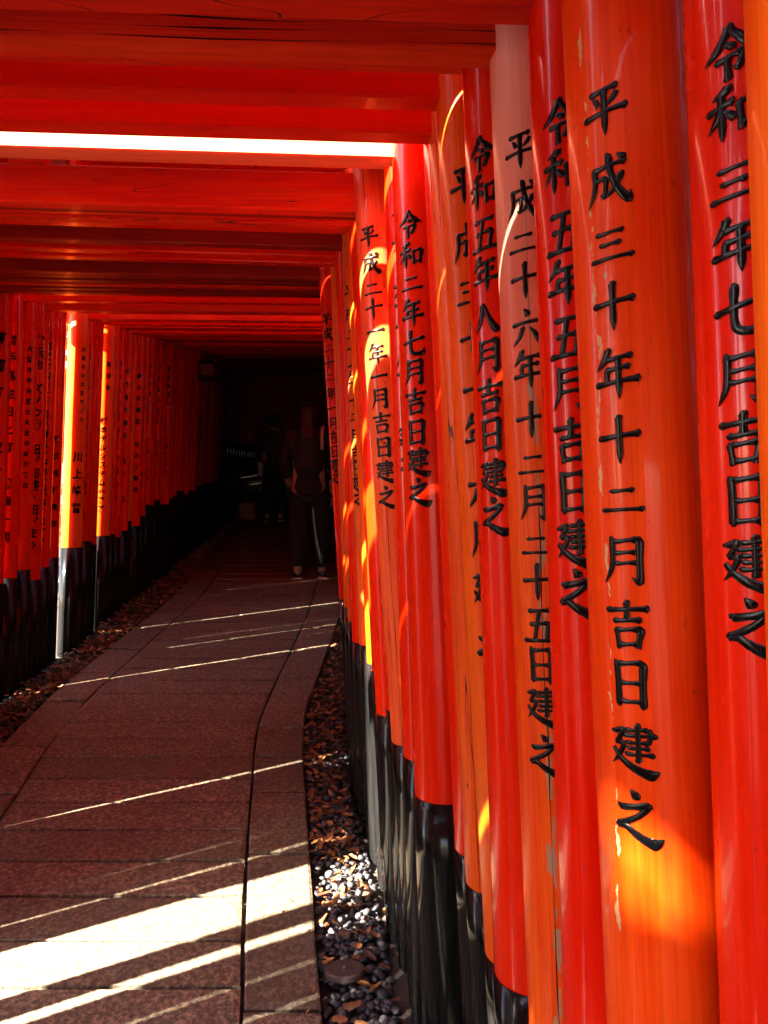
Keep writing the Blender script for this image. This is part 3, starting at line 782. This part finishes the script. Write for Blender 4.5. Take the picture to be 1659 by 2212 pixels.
# ------------------------------------------------------------------ pebbles and leaves in the gutters
def pebble_verts(rs, r, seg=7, rin=5):
    sx, sy, sz = r*rs.uniform(0.8, 1.35), r*rs.uniform(0.65, 1.0), r*rs.uniform(0.4, 0.7)
    rot = Matrix.Rotation(rs.uniform(0, PI), 3, 'Z') @ Matrix.Rotation(rs.uniform(-.5, .5), 3, 'X') @ Matrix.Rotation(rs.uniform(-.5, .5), 3, 'Y')
    vs = [rot @ Vector((0, 0, sz))]
    ph = rs.uniform(0, 6)
    for i in range(1, rin):
        t = PI*i/rin
        for j in range(seg):
            a = 2*PI*j/seg
            q = 1+0.10*math.sin(2*a+ph)+0.06*math.sin(3*a+ph*2)
            vs.append(rot @ Vector((math.sin(t)*math.cos(a)*sx*q, math.sin(t)*math.sin(a)*sy*q, math.cos(t)*sz)))
    vs.append(rot @ Vector((0, 0, -sz)))
    fs = [(0, 1+j, 1+(j+1) % seg) for j in range(seg)]
    for i in range(rin-2):
        for j in range(seg): fs.append((1+i*seg+j, 1+(i+1)*seg+j, 1+(i+1)*seg+(j+1) % seg, 1+i*seg+(j+1) % seg))
    L = len(vs)-1
    fs += [(L, 1+(rin-2)*seg+(j+1) % seg, 1+(rin-2)*seg+j) for j in range(seg)]
    return vs, fs
rs = random.Random(11)
bed = empty('pebble_gutter', (0, 0, 0), kind='structure', label='pebble filled gutter between the path and the right pillars')
shapes = []
for i in range(24):
    v, f = pebble_verts(rs, 1.0, 9, 6)
    m = mesh('pebble', [tuple(q) for q in v], f, True)
    at = m.attributes.new('tint', 'FLOAT', 'POINT'); tv = rs.random(); at.data.foreach_set('value', [tv]*len(v))
    m.materials.append(M['pebble']); shapes.append(m)
cand = []
for lay in range(3):
    n = [900, 800, 600][lay]
    for i in range(n):
        Y = 1.55+(rs.random()**1.5)*3.6
        a, b = interp(Y, RE)+0.012, interp(Y, RIN)+0.05
        X = rs.uniform(a, b)
        cand.append((X, Y, gz(Y)-0.050+lay*0.010+rs.uniform(0, 0.005), rs.uniform(0.010, 0.017)))
cand.sort(key=lambda c: (-c[2]+gz(c[1]) > 0.034, c[1]))
big = [c for c in cand if c[1] < 2.6 and c[2]-gz(c[1]) > -0.036][:290]
bigset = set(id(c) for c in big)
for (X, Y, Z, r) in big:
    o = put('pebble', rs.choice(shapes), None, bed)
    o.location = (X, Y, Z); o.scale = (r, r, r); o.rotation_euler = (rs.uniform(-.3, .3), rs.uniform(-.3, .3), rs.uniform(0, 6.28))
def lump(name, items, parent, mat, **tags):
    V, Fc, T = [], [], []
    for (X, Y, Z, r) in items:
        v, f = pebble_verts(rs, r, 6, 4); o = len(V); tv = rs.random()
        V += [(q.x+X, q.y+Y, q.z+Z) for q in v]; Fc += [tuple(o+k for k in g) for g in f]; T += [tv]*len(v)
    m = mesh(name, V, Fc, True)
    m.attributes.new('tint', 'FLOAT', 'POINT').data.foreach_set('value', T)
    return put(name, m, mat, parent, kind='stuff', **tags)
lump('loose_pebbles', [c for c in cand if id(c) not in bigset], bed, M['pebble'])
bedl = []
for i in range(1500):
    Y = 2.6+rs.random()*6
    X = rs.uniform(interp(Y, LIN)-0.05, interp(Y, LE)-0.01)
    bedl.append((X, Y, gz(Y)-0.045+rs.uniform(0, 0.02), rs.uniform(0.012, 0.02)))
lump('left_gutter_pebbles', bedl, None, M['pebble'], label='pebbles in the gutter beside the left pillars')
def leaf_geo(rs, L, pinched):
    """a curled dry leaf: outline fan with lobes, cupped"""
    n = 14; W = L*rs.uniform(0.34, 0.5); lob = rs.uniform(0.0, 0.28); cup = rs.uniform(0.15, 0.75)*rs.choice([1, 1, -0.5]); tw = rs.uniform(-.5, .5)
    rim = []
    for i in range(n):
        t = 2*PI*i/n
        x = math.cos(t)*L/2; y = math.sin(t)*W/2*(1-0.25*math.cos(t))*(1+lob*math.cos(5*t))
        rim.append((x, y))
    vs = [(x*s, y*s) for s in (1.0, 0.5) for x, y in rim]+[(0, 0)]
    out = []
    for x, y in vs:
        z = cup*(y*y)/(W*0.5)*1.1+0.35*cup*(x*x)/L+tw*x*y/L+rs.uniform(-.03, .03)*L
        out.append(Vector((x, y, z)))
    fs = [(i, (i+1) % n, n+(i+1) % n, n+i) for i in range(n)]+[(n+i, n+(i+1) % n, 2*n) for i in range(n)]
    return out, fs
leaf_meshes = []
for i in range(14):
    v, f = leaf_geo(rs, 1.0, False); m = mesh('fallen_leaf', [tuple(q) for q in v], f, True)
    tv = rs.uniform(0.15, 0.9); m.attributes.new('tint', 'FLOAT', 'POINT').data.foreach_set('value', [tv]*len(v))
    m.materials.append(M['leaf']); leaf_meshes.append(m)
spots = [(745, 2010, .06), (770, 2035, .055), (720, 1940, .05), (800, 1925, .045), (835, 1960, .05), (790, 2120, .05), (760, 2160, .055), (830, 2080, .04), (700, 1945, .035), (705, 2060, .04),
         (850, 1990, .04), (870, 2050, .035), (735, 2190, .05), (780, 2200, .04), (725, 1890, .045), (760, 1830, .05), (700, 1800, .045), (780, 1780, .04), (690, 1745, .05), (750, 1755, .045), (720, 1700, .05), (860, 2150, .035)]
LEAF_LABELS = ['large curled brown leaf directly behind the round brown cap', 'brown leaf behind the cap on its pillar side', 'brown leaf on the shaded pebbles just below the sun patch, by the path', 'leaf between the sun patch and the thin sun streak, mid gutter', 'leaf lying in the thin sun streak nearest the pillar bases', 'brown leaf just in front of the cap, pillar side', 'curled leaf on the pebbles in front of the round cap', 'small leaf beside the black bases level with the cap', 'small leaf touching the path edge below the sun patch', 'leaf between the round cap and the path edge', 'leaf close to the black bases, a hand behind the cap', 'leaf against the foot of the big black pillar base', 'leaf nearest the bottom of the view, beside the path edge', 'leaf nearest the bottom of the view, mid gutter', 'leaf inside the bright sun patch by the path edge', 'leaf just beyond the sun patch, mid gutter', 'leaf beyond the sun patch, close to the path edge', 'leaf beyond the sun patch, close to the silver lit base', 'leaf at the path edge well beyond the sun patch', 'leaf in mid gutter well beyond the sun patch', 'farthest single large leaf along the gutter path edge', 'small leaf at the bottom right of the gutter by the bases']
for k, (px, py, L) in enumerate(spots):
    Y = F*H/(py-870.0); X = (px-CX)/F*Y
    o = put('fallen_leaf', leaf_meshes[k % 14], None, None, label=LEAF_LABELS[k], category='leaf', group='fallen leaves on the right gutter pebbles')
    o.location = (X, Y, gz(Y)-0.012); o.scale = (L, L, L); o.rotation_euler = (rs.uniform(-.35, .35), rs.uniform(-.35, .35), rs.uniform(0, 6.28))
def litter(name, items, **tags):
    V, Fc, T = [], [], []
    for (X, Y, Z, L) in items:
        v, f = leaf_geo(rs, L, False); o = len(V); tv = rs.uniform(0, 1)
        rot = Matrix.Rotation(rs.uniform(0, 6.28), 3, 'Z') @ Matrix.Rotation(rs.uniform(-.6, .6), 3, 'X') @ Matrix.Rotation(rs.uniform(-.6, .6), 3, 'Y')
        for q in v:
            p = rot @ q; V.append((p.x+X, p.y+Y, p.z+Z))
        Fc += [tuple(o+k for k in g) for g in f]; T += [tv]*len(v)
    m = mesh(name, V, Fc, True); m.attributes.new('tint', 'FLOAT', 'POINT').data.foreach_set('value', T)
    return put(name, m, M['leaf'], None, kind='stuff', **tags)
it = []
for i in range(1050):
    Y = 2.0+rs.random()**0.8*4.5
    if rs.random() > min(1, (Y-1.9)/1.0)*1.0+0.14: continue
    X = rs.uniform(interp(Y, RE)+0.01, interp(Y, RIN)+0.02)
    it.append((X, Y, gz(Y)-0.020+rs.uniform(0, 0.022), rs.uniform(0.022, 0.05)))
litter('leaf_litter', it, label='dry brown leaves scattered along the right gutter')
it = []
for i in range(2600):
    Y = 3.2+rs.random()*6.5
    X = interp(Y, LIN)+(interp(Y, LE)-interp(Y, LIN))*(rs.random()**0.8)*1.0+rs.uniform(-.04, .01)
    it.append((X, Y, gz(Y)-0.022+rs.uniform(0, 0.03), rs.uniform(0.025, 0.055)))
litter('left_leaf_litter', it, label='orange brown leaves heaped beside the left pillars')

it = []
for i in range(150):
    Y = 1.8+rs.random()*5.5; X = rs.uniform(interp(Y, LE)+.02, interp(Y, RE)-.02)
    if rs.random() < 0.5: X = interp(Y, RE)-abs(rs.gauss(0, .06))-.01 if rs.random() < .5 else interp(Y, LE)+abs(rs.gauss(0, .08))+.01
    it.append((X, Y, gz(Y)+0.004, rs.uniform(0.006, 0.020)))
litter('leaf_crumbs', it, label='small leaf fragments and twigs lying on the stone path')
# round cap in the pebbles
cp = empty('round_cap', (0, 0, 0), label='round flat brown cap with a small screw among the pebbles', category='cap')
Y = F*(H-0.0)/(2090-870.0)+0.0; X = (745-CX)/F*Y
cp.location = (X, Y, gz(Y)-0.018)
def disc(r, h, seg=40, bev=0.003):
    prof = [(0.0, 0), (r, 0), (r, h-bev), (r-bev, h), (0, h)]
    vs, fs = [], []
    for (q, z) in prof[1:4]:
        for j in range(seg): vs.append((q*math.cos(2*PI*j/seg), q*math.sin(2*PI*j/seg), z))
    for i in range(2):
        for j in range(seg): fs.append((i*seg+j, i*seg+(j+1) % seg, (i+1)*seg+(j+1) % seg, (i+1)*seg+j))
    fs.append(tuple(range(2*seg, 3*seg)))
    return mesh('disc', vs, fs)
M['cap'] = flat_mat('brown_cap_plastic', (0.075, 0.045, 0.038), 0.5, 0.1, 90)
M['steel'] = flat_mat('screw_steel', (0.6, 0.58, 0.55), 0.3, 0, 60, 1.0)
cp.rotation_euler.x = math.radians(-9)
put('cap_plate', disc(0.058, 0.016), M['cap'], cp)
o = put('screw', disc(0.006, 0.004, 16, 0.001), M['steel'], cp); o.location = (0, 0, 0.0162)

# ------------------------------------------------------------------ hanging lantern
M['lamp'] = flat_mat('dark_lantern_paint', (0.03, 0.02, 0.018), 0.4)
M['paper'] = flat_mat('lantern_paper_red', (0.30, 0.05, 0.03), 0.7)
LYp = 8.0
lt = empty('hanging_lantern', ((450-CX)/F*LYp, LYp, H+(CY-820)/F*LYp), label='small dark square lantern hanging in the dark stretch at left', category='lantern')
def prism(w0, w1, z0, z1):
    vs = [(sx*w0/2, sy*w0/2, z0) for sx, sy in ((-1, -1), (1, -1), (1, 1), (-1, 1))]+[(sx*w1/2, sy*w1/2, z1) for sx, sy in ((-1, -1), (1, -1), (1, 1), (-1, 1))]
    return vs, [(0, 1, 5, 4), (1, 2, 6, 5), (2, 3, 7, 6), (3, 0, 4, 7), (3, 2, 1, 0), (4, 5, 6, 7)]
def pmesh(parts, name):
    V, Fc = [], []
    for v, f in parts:
        o = len(V); V += v; Fc += [tuple(o+k for k in g) for g in f]
    return mesh(name, V, Fc)
put('lamp_base', pmesh([prism(0.17, 0.20, 0.0, 0.03)], 'lamp_base'), M['lamp'], lt)
put('lamp_body', pmesh([prism(0.125, 0.135, 0.031, 0.155)], 'lamp_body'), M['paper'], lt)
fr = []
for sx in (-1, 1):
    for sy in (-1, 1):
        v, f = prism(0.012, 0.012, 0.031, 0.155); fr.append(([(x+sx*0.068, y_+sy*0.068, z) for x, y_, z in v], f))
put('lamp_frame', pmesh(fr, 'lamp_frame'), M['lamp'], lt)
put('lamp_roof', pmesh([prism(0.21, 0.09, 0.156, 0.21), prism(0.02, 0.02, 0.211, 0.40)], 'lamp_roof'), M['lamp'], lt)

# ------------------------------------------------------------------ people in the dark stretch
def skin_body(name, joints, edges, root, mat, parent, loc, sub=2):
    me = bpy.data.meshes.new(name); me.from_pydata([j[0] for j in joints], edges, [])
    o = bpy.data.objects.new(name, me); COL.objects.link(o)
    sk = o.modifiers.new('skin', 'SKIN')
    for i, j in enumerate(joints):
        me.skin_vertices[0].data[i].radius = j[1] if isinstance(j[1], tuple) else (j[1], j[1])
        me.skin_vertices[0].data[i].use_root = (i == root)
    sb = o.modifiers.new('sub', 'SUBSURF'); sb.levels = sub; sb.render_levels = sub
    dg = bpy.context.evaluated_depsgraph_get()
    m2 = bpy.data.meshes.new_from_object(o.evaluated_get(dg))
    bpy.data.objects.remove(o); bpy.data.meshes.remove(me)
    m2.polygons.foreach_set('use_smooth', [True]*len(m2.polygons))
    return put(name, m2, mat, parent)
M['coat'] = flat_mat('black_coat_cloth', (0.012, 0.012, 0.014), 0.85, 0.2, 80)
M['coat2'] = flat_mat('dark_brown_coat_cloth', (0.035, 0.018, 0.014), 0.85, 0.2, 80)
M['trouser'] = flat_mat('black_trouser_cloth', (0.010, 0.010, 0.012), 0.9, 0.2, 80)
M['skin'] = flat_mat('skin', (0.42, 0.25, 0.18), 0.5, 0.05, 40)
M['hair'] = flat_mat('dark_hair', (0.010, 0.008, 0.007), 0.35, 0.3, 90)
M['shoe'] = flat_mat('shoe_leather', (0.03, 0.02, 0.018), 0.4)
M['sole'] = flat_mat('pale_sole', (0.5, 0.42, 0.38), 0.5)
M['light_cloth'] = flat_mat('pale_bag_cloth', (0.45, 0.42, 0.42), 0.7)
def person(loc, hgt, label, coatm, mirror=1, long_hair=True, bag=True):
    s = hgt/1.62; root = empty('person', loc, label=label, category='person', group='visitors walking through the tunnel')
    def J(x, y_, z, r, r2=None): return ((x*s*mirror, y_*s, z*s), (r*s, (r2 or r)*s))
    js = [J(0, 0, 0.90, .115, .095), J(0, 0, 1.08, .12, .095), J(0, 0, 1.26, .15, .10), J(0, 0.01, 1.36, .09, .075), J(0, 0.01, 1.43, .048), J(0, 0.015, 1.50, .07, .085), J(0, 0.01, 1.555, .058, .064), J(0, 0.01, 1.605, .022),
          J(-.17, 0, 1.32, .058), J(-.225, -.01, 1.08, .046), J(-.20, .10, 0.90, .036), J(-.19, .16, 0.86, .026),
          J(.17, 0, 1.32, .058), J(.23, -.02, 1.07, .046), J(.215, .04, 0.85, .036), J(.21, .06, 0.78, .026),
          J(-.085, 0, 0.80, .088), J(-.10, .02, 0.46, .062), J(-.10, -.04, 0.10, .045), J(-.105, 0.02, 0.045, .035),
          J(.085, 0, 0.80, .088), J(.095, .0, 0.46, .062), J(.11, .05, 0.10, .045), J(.115, 0.11, 0.045, .035)]
    ed = [(0, 1), (1, 2), (2, 3), (3, 4), (4, 5), (5, 6), (6, 7), (2, 8), (8, 9), (9, 10), (10, 11), (2, 12), (12, 13), (13, 14), (14, 15), (0, 16), (16, 17), (17, 18), (18, 19), (0, 20), (20, 21), (21, 22), (22, 23)]
    skin_body('body', js, ed, 0, M['skin'], root, loc)
    # coat: torso and sleeves down to mid thigh
    cj = [J(0, 0, 0.72, .18, .14), J(0, 0, 0.90, .16, .13), J(0, 0, 1.08, .15, .12), J(0, 0, 1.26, .175, .125), J(0, 0.01, 1.37, .10, .085),
          J(-.18, 0, 1.31, .075), J(-.232, -.01, 1.08, .062), J(-.207, .09, 0.92, .052), J(.18, 0, 1.31, .075), J(.238, -.02, 1.07, .062), J(.222, .035, 0.88, .052)]
    skin_body('coat', cj, [(0, 1), (1, 2), (2, 3), (3, 4), (3, 5), (5, 6), (6, 7), (3, 8), (8, 9), (9, 10)], 2, coatm, root, loc)
    tj = [J(0, 0, 0.86, .15, .12), J(-.088, 0, 0.76, .108), J(-.105, .02, 0.46, .088), J(-.105, -.035, 0.09, .078), J(.088, 0, 0.76, .108), J(.10, 0, 0.46, .088), J(.112, .05, 0.09, .078)]
    skin_body('trousers', tj, [(0, 1), (1, 2), (2, 3), (0, 4), (4, 5), (5, 6)], 0, M['trouser'], root, loc)
    prof = [(1.628, 0, .012, .012), (1.615, 0, .05, .055), (1.585, -.004, .078, .088), (1.54, -.012, .088, .094), (1.49, -.022, .090, .088), (1.45, -.034, .084, .066)]
    if long_hair: prof += [(1.38, -.062, .086, .050), (1.28, -.088, .082, .040), (1.18, -.10, .070, .030), (1.12, -.105, .03, .015)]
    else: prof += [(1.42, -.05, .05, .03)]
    vs, fs, sg = [], [], 20
    for (z, yo, rx, ry) in prof:
        for q in range(sg):
            a_ = 2*PI*q/sg; wv = 1+0.03*math.sin(5*a_+z*9)
            vs.append((math.cos(a_)*rx*wv*s*mirror, (math.sin(a_)*ry*wv+yo+.008)*s, z*s))
    for i in range(len(prof)-1):
        for q in range(sg): fs.append((i*sg+q, (i+1)*sg+q, (i+1)*sg+(q+1) % sg, i*sg+(q+1) % sg))
    fs += [tuple(range(sg)), tuple(range((len(prof)-1)*sg, len(prof)*sg))[::-1]]
    # keep the face free: pull the front of the cap back
    vs = [(x, y_ if (y_ < .055*s or z > 1.57*s) else .055*s, z) for x, y_, z in vs]
    put('hair', mesh('hair', vs, fs, True), M['hair'], root)
    nose = skin_body('face_detail', [J(0, .085, 1.53, .010), J(0, .104, 1.508, .013), J(0, .09, 1.495, .010)], [(0, 1), (1, 2)], 0, M['skin'], root, loc, 1)
    for fx, fy in ((-.105, .02), (.115, .09)):
        f = skin_body('shoe', [J(fx, fy-.05, .04, .042, .036), J(fx, fy+.05, .035, .042, .03), J(fx, fy+.15, .028, .036, .024)], [(0, 1), (1, 2)], 0, M['shoe'], root, loc)
        v, q = prism(1, 1, 0, 1)
        so = put('sole', mesh('sole', [((x*0.08+fx)*s*mirror, (y_*0.27+fy+.05)*s, (z*0.014)*s) for x, y_, z in v], q), M['sole'], f)
    for sx in (-1, 1):   # hands
        hx, hy, hz = (-.188, .175, .84) if sx < 0 else (.208, .068, .755)
        chains = [J(hx, hy, hz, .028, .018)]
        e = []
        for q in range(4):
            k0 = len(chains); off = (q-1.5)*.017
            chains += [J(hx, hy+off, hz-.045, .009), J(hx-.004*sx, hy+off, hz-.075, .008), J(hx-.018*sx, hy+off, hz-(.098-.004*abs(q-1)), .0065)]
            e += [(0, k0), (k0, k0+1), (k0+1, k0+2)]
        k0 = len(chains); chains += [J(hx-.01*sx, hy+.034, hz-.018, .010), J(hx-.016*sx, hy+.045, hz-.045, .008)]; e += [(0, k0), (k0, k0+1)]
        skin_body('hand', chains, e, 0, M['skin'], root, loc, 1)
    return root
Y1 = 6.74; X1 = (668-CX)/F*Y1
p1 = person((X1, Y1, gz(Y1)), 1.60, 'person in black coat with long dark hair walking away, nearest in the dark', M['coat'])
Y2 = 10.0; X2 = (592-CX)/F*Y2
p2 = person((X2, Y2, gz(Y2)), 1.45, 'smaller person in dark clothes farther up the tunnel, with pale handbag', M['coat2'], -1, False)
# shoulder strap of the nearer person
def strap_mesh(pts, wd, th):
    vs, fs = [], []
    for i, p in enumerate(pts):
        for a, b in ((-1, 0), (1, 0), (1, 1), (-1, 1)): vs.append((p[0]+a*wd/2, p[1], p[2]+b*th))
    for i in range(len(pts)-1):
        for j in range(4): fs.append((4*i+j, 4*i+(j+1) % 4, 4*i+4+(j+1) % 4, 4*i+4+j))
    fs += [(3, 2, 1, 0), tuple(4*(len(pts)-1)+j for j in range(4))]
    return mesh('strap', vs, fs, True)
bagr = empty('shoulder_bag', (X1+0.13, Y1-0.02, gz(Y1)+1.36), label='black backpack with pale strap on the nearest person', category='backpack')
put('strap', strap_mesh([(0, 0.10, -0.12), (0, 0.09, -0.03), (0, 0.04, 0.022), (0, -0.05, 0.02), (0, -0.11, -0.06), (0, -0.125, -0.20)], 0.03, 0.006), M['light_cloth'], bagr)
bb = skin_body('bag_body', [((-.12, -.17, -.10), (.10, .055)), ((-.12, -.175, -.25), (.115, .07)), ((-.12, -.17, -.40), (.11, .06))], [(0, 1), (1, 2)], 1, M['coat'], bagr, None)
b2 = empty('handbag', (X2-0.17, Y2-0.08, gz(Y2)+0.62), label='pale handbag carried by the farther person', category='bag')
skin_body('bag_body', [((0, 0, 0), (.07, .035)), ((0.01, 0, .09), (.065, .035)), ((0.015, 0, .17), (.045, .03))], [(0, 1), (1, 2)], 1, M['light_cloth'], b2, None)
put('strap', strap_mesh([(0.03, 0, 0.19), (0.05, 0.01, 0.30), (0.08, 0.02, 0.42), (0.10, 0.03, 0.55)], 0.015, 0.004), M['light_cloth'], b2)
Y3 = 9.9; b3 = empty('brown_sack', ((536-CX)/F*Y3, Y3, gz(Y3)), label='rounded dull brown bag standing at the path edge, far off', category='bag')
skin_body('sack_body', [((0, 0, .05), (.11, .10)), ((0, 0, .15), (.12, .10)), ((0, 0, .25), (.085, .07)), ((0.01, 0, .31), (.03, .03))], [(0, 1), (1, 2), (2, 3)], 1, flat_mat('brown_sack_cloth', (0.22, 0.10, 0.07), 0.8, 0.3, 30), b3, None)

# ------------------------------------------------------------------ trees around the tunnel
def tree(X, Y, hgt, cr, trunk_r, label, seed, n=2600, zlow=0.35):
    rs = random.Random(seed); z0 = gz(Y)-0.3-(0.5 if X < -3 else -0.1)
    root = empty('tree', (X, Y, z0), label=label, category='tree', group='trees beside the tunnel')
    vs, fs = [], []
    def limb(p, q, r0, r1, seg=8, st=5):
        o = len(vs); d_ = (q-p); ax_ = d_.normalized(); u = ax_.orthogonal().normalized(); v = ax_.cross(u)
        bend = Vector((rs.uniform(-.06, .06), rs.uniform(-.06, .06), 0))*d_.length
        for i in range(st+1):
            t = i/st; c = p+d_*t+bend*math.sin(PI*t); r = r0+(r1-r0)*t
            for j in range(seg):
                a = 2*PI*j/seg; vs.append(tuple(c+(u*math.cos(a)+v*math.sin(a))*r*(1+.08*math.sin(3*a+t*5))))
        for i in range(st):
            for j in range(seg): fs.append((o+i*seg+j, o+i*seg+(j+1) % seg, o+(i+1)*seg+(j+1) % seg, o+(i+1)*seg+j))
    top = Vector((rs.uniform(-.3, .3), rs.uniform(-.3, .3), hgt*0.9))
    limb(Vector((0, 0, 0)), top, trunk_r, trunk_r*0.2, 10, 8)
    cl = []
    for i in range(16):
        t = zlow+(0.95-zlow)*rs.random(); b = top*t; a = rs.uniform(0, 6.28); R = cr*rs.uniform(0.4, 0.95)*(1.15-t*0.6)
        q = b+Vector((math.cos(a)*R, math.sin(a)*R, rs.uniform(.1, .8)))
        limb(b, q, trunk_r*0.28, 0.02, 5, 3); cl.append(q); cl.append((b+q)/2)
    put('trunk', mesh('trunk', vs, fs, True), M['bark'], root)
    V, Fc, T = [], [], []
    for c in cl:
        rad = cr*rs.uniform(0.25, 0.42)
        for k in range(n//len(cl)):
            dvec = Vector((rs.gauss(0, 1), rs.gauss(0, 1), rs.gauss(0, .7))).normalized()*rad*(rs.random()**0.5)
            p = c+dvec; L = rs.uniform(.06, .13); rot = Matrix.Rotation(rs.uniform(0, 6.28), 3, 'Z') @ Matrix.Rotation(rs.uniform(-1.1, 1.1), 3, 'X')
            if GAPS and min((((p+Vector((X, Y, z0))-g)-SUND*((p+Vector((X, Y, z0))-g).dot(SUND))).length/gr) for g, gr in GAPS) < rs.uniform(0.28, 1.08): continue
            o = len(V)
            for q in ((-L, 0, 0), (0, -L*.4, .01), (L, 0, 0), (0, L*.4, .01)): V.append(tuple(p+rot @ Vector(q)))
            Fc.append((o, o+1, o+2, o+3)); T += [rs.random()]*4
    m = mesh('crown', V, Fc, False); m.attributes.new('tint', 'FLOAT', 'POINT').data.foreach_set('value', T)
    put('crown', m, M['green'], root)
SUND = Vector((-math.cos(SUN_AZ)*math.cos(SUN_EL), -math.sin(SUN_AZ)*math.cos(SUN_EL), math.sin(SUN_EL)))
# small openings in the foliage through which the sun reaches a pillar
GAPS = [(Vector((0.26, 0.76, 1.25)), 0.125), (Vector((0.24, 0.76, 1.08)), 0.07), (Vector((0.28, 0.78, 1.42)), 0.06)]
TREES = [
 (-6.5, 5.8, 7.5, 2.2), (-8.5, 8.5, 9, 2.6), (-6.0, 10.5, 8, 2.4), (-8.0, 15.0, 9, 2.4), (-9.5, 12, 10, 2.6),
 (-6.6, -3.4, 8.5, 1.7), (-8.0, -6.2, 8, 2.2), (-6.0, -2.45, 8.0, 1.15), (-4.7, -2.25, 8.8, 1.05), (-5.3, -2.45, 10.0, 1.0), (-5.6, -3.2, 8.5, 1.3), (-11, -8.0, 9, 2.8), (-5.0, -6.5, 7, 1.9), (-6.5, -10, 8, 2.4),  # slim near ones added out of view to screen sun off the near pillars
 (3.8, 1.5, 7, 2.2), (4.8, 5.0, 8, 2.4), (3.6, 9.0, 8, 2.3), (4.6, 13.0, 9, 2.6), (4.0, -3.0, 8, 2.3), (2.5, -8.0, 8, 2.5), (0.5, 24.0, 10, 3.2), (-5.0, 22.5, 10, 3.0), (-10, 20, 10, 3.0),
]
for k, (X, Y, hh, cr) in enumerate(TREES):
    side = 'left' if X < -1 else 'right'
    tree(X, Y, hh, cr, 0.16+0.02*(k % 4), 'tall evergreen tree in the wood %s of the gate tunnel' % side, 500+k, 3200 if cr > 1.3 else 6500)
# added evergreen screens out of view, to shade the right pillars and far end
def screen_hedge(x0, x1, y0, y1, hh, label, seed):
    rs = random.Random(seed); zc = gz((y0+y1)/2)
    root = empty('screen_hedge', ((x0+x1)/2, (y0+y1)/2, zc), label=label, category='screen_hedge')
    vs, fs = [], []
    for k in range(9):
        X, Y = rs.uniform(x0+.15, x1-.15), y0+(y1-y0)*(k+.5)/9
        o = len(vs)
        for z, r in ((-.3, .03), (hh*.8, .012)):
            for j in range(6): vs.append((X-(x0+x1)/2+r*math.cos(j*PI/3), Y-(y0+y1)/2+r*math.sin(j*PI/3), z))
        for j in range(6): fs.append((o+j, o+(j+1) % 6, o+6+(j+1) % 6, o+6+j))
    put('stem', mesh('stem', vs, fs, True), M['bark'], root)
    V, Fc, T = [], [], []
    for k in range(int(5200*(y1-y0)*hh/6)):
        p = Vector((rs.uniform(x0, x1)-(x0+x1)/2, rs.uniform(y0, y1)-(y0+y1)/2, rs.uniform(-.2, hh)+rs.uniform(-.1, .1)))
        L = rs.uniform(.05, .085); rot = Matrix.Rotation(rs.uniform(0, 6.28), 3, 'Z') @ Matrix.Rotation(rs.uniform(-1.4, 1.4), 3, 'X')
        o = len(V)
        for q in ((-L, 0, 0), (0, -L*.55, .01), (L, 0, 0), (0, L*.55, .01)): V.append(tuple(p+rot @ Vector(q)))
        Fc.append((o, o+1, o+2, o+3)); T += [rs.random()]*4
    m = mesh('foliage', V, Fc); m.attributes.new('tint', 'FLOAT', 'POINT').data.foreach_set('value', T)
    put('foliage', m, M['green'], root)
screen_hedge(0.95, 1.75, -2.2, 1.4, 2.9, 'added evergreen screen, unseen, shading the nearest right pillars from behind', 71)
screen_hedge(-14.0, -11.2, 16.5, 22.8, 4.5, 'added evergreen screen keeping light out left of the far tunnel end', 74)
screen_hedge(-11.2, -6.5, 21.3, 23.2, 4.5, 'added evergreen screen shutting light out of the far end of the gate tunnel', 73)
screen_hedge(0.95, 1.9, 1.5, 5.0, 2.6, 'long added evergreen screen, unseen, behind the inscribed right pillars', 72)
print('objects', len(bpy.data.objects))
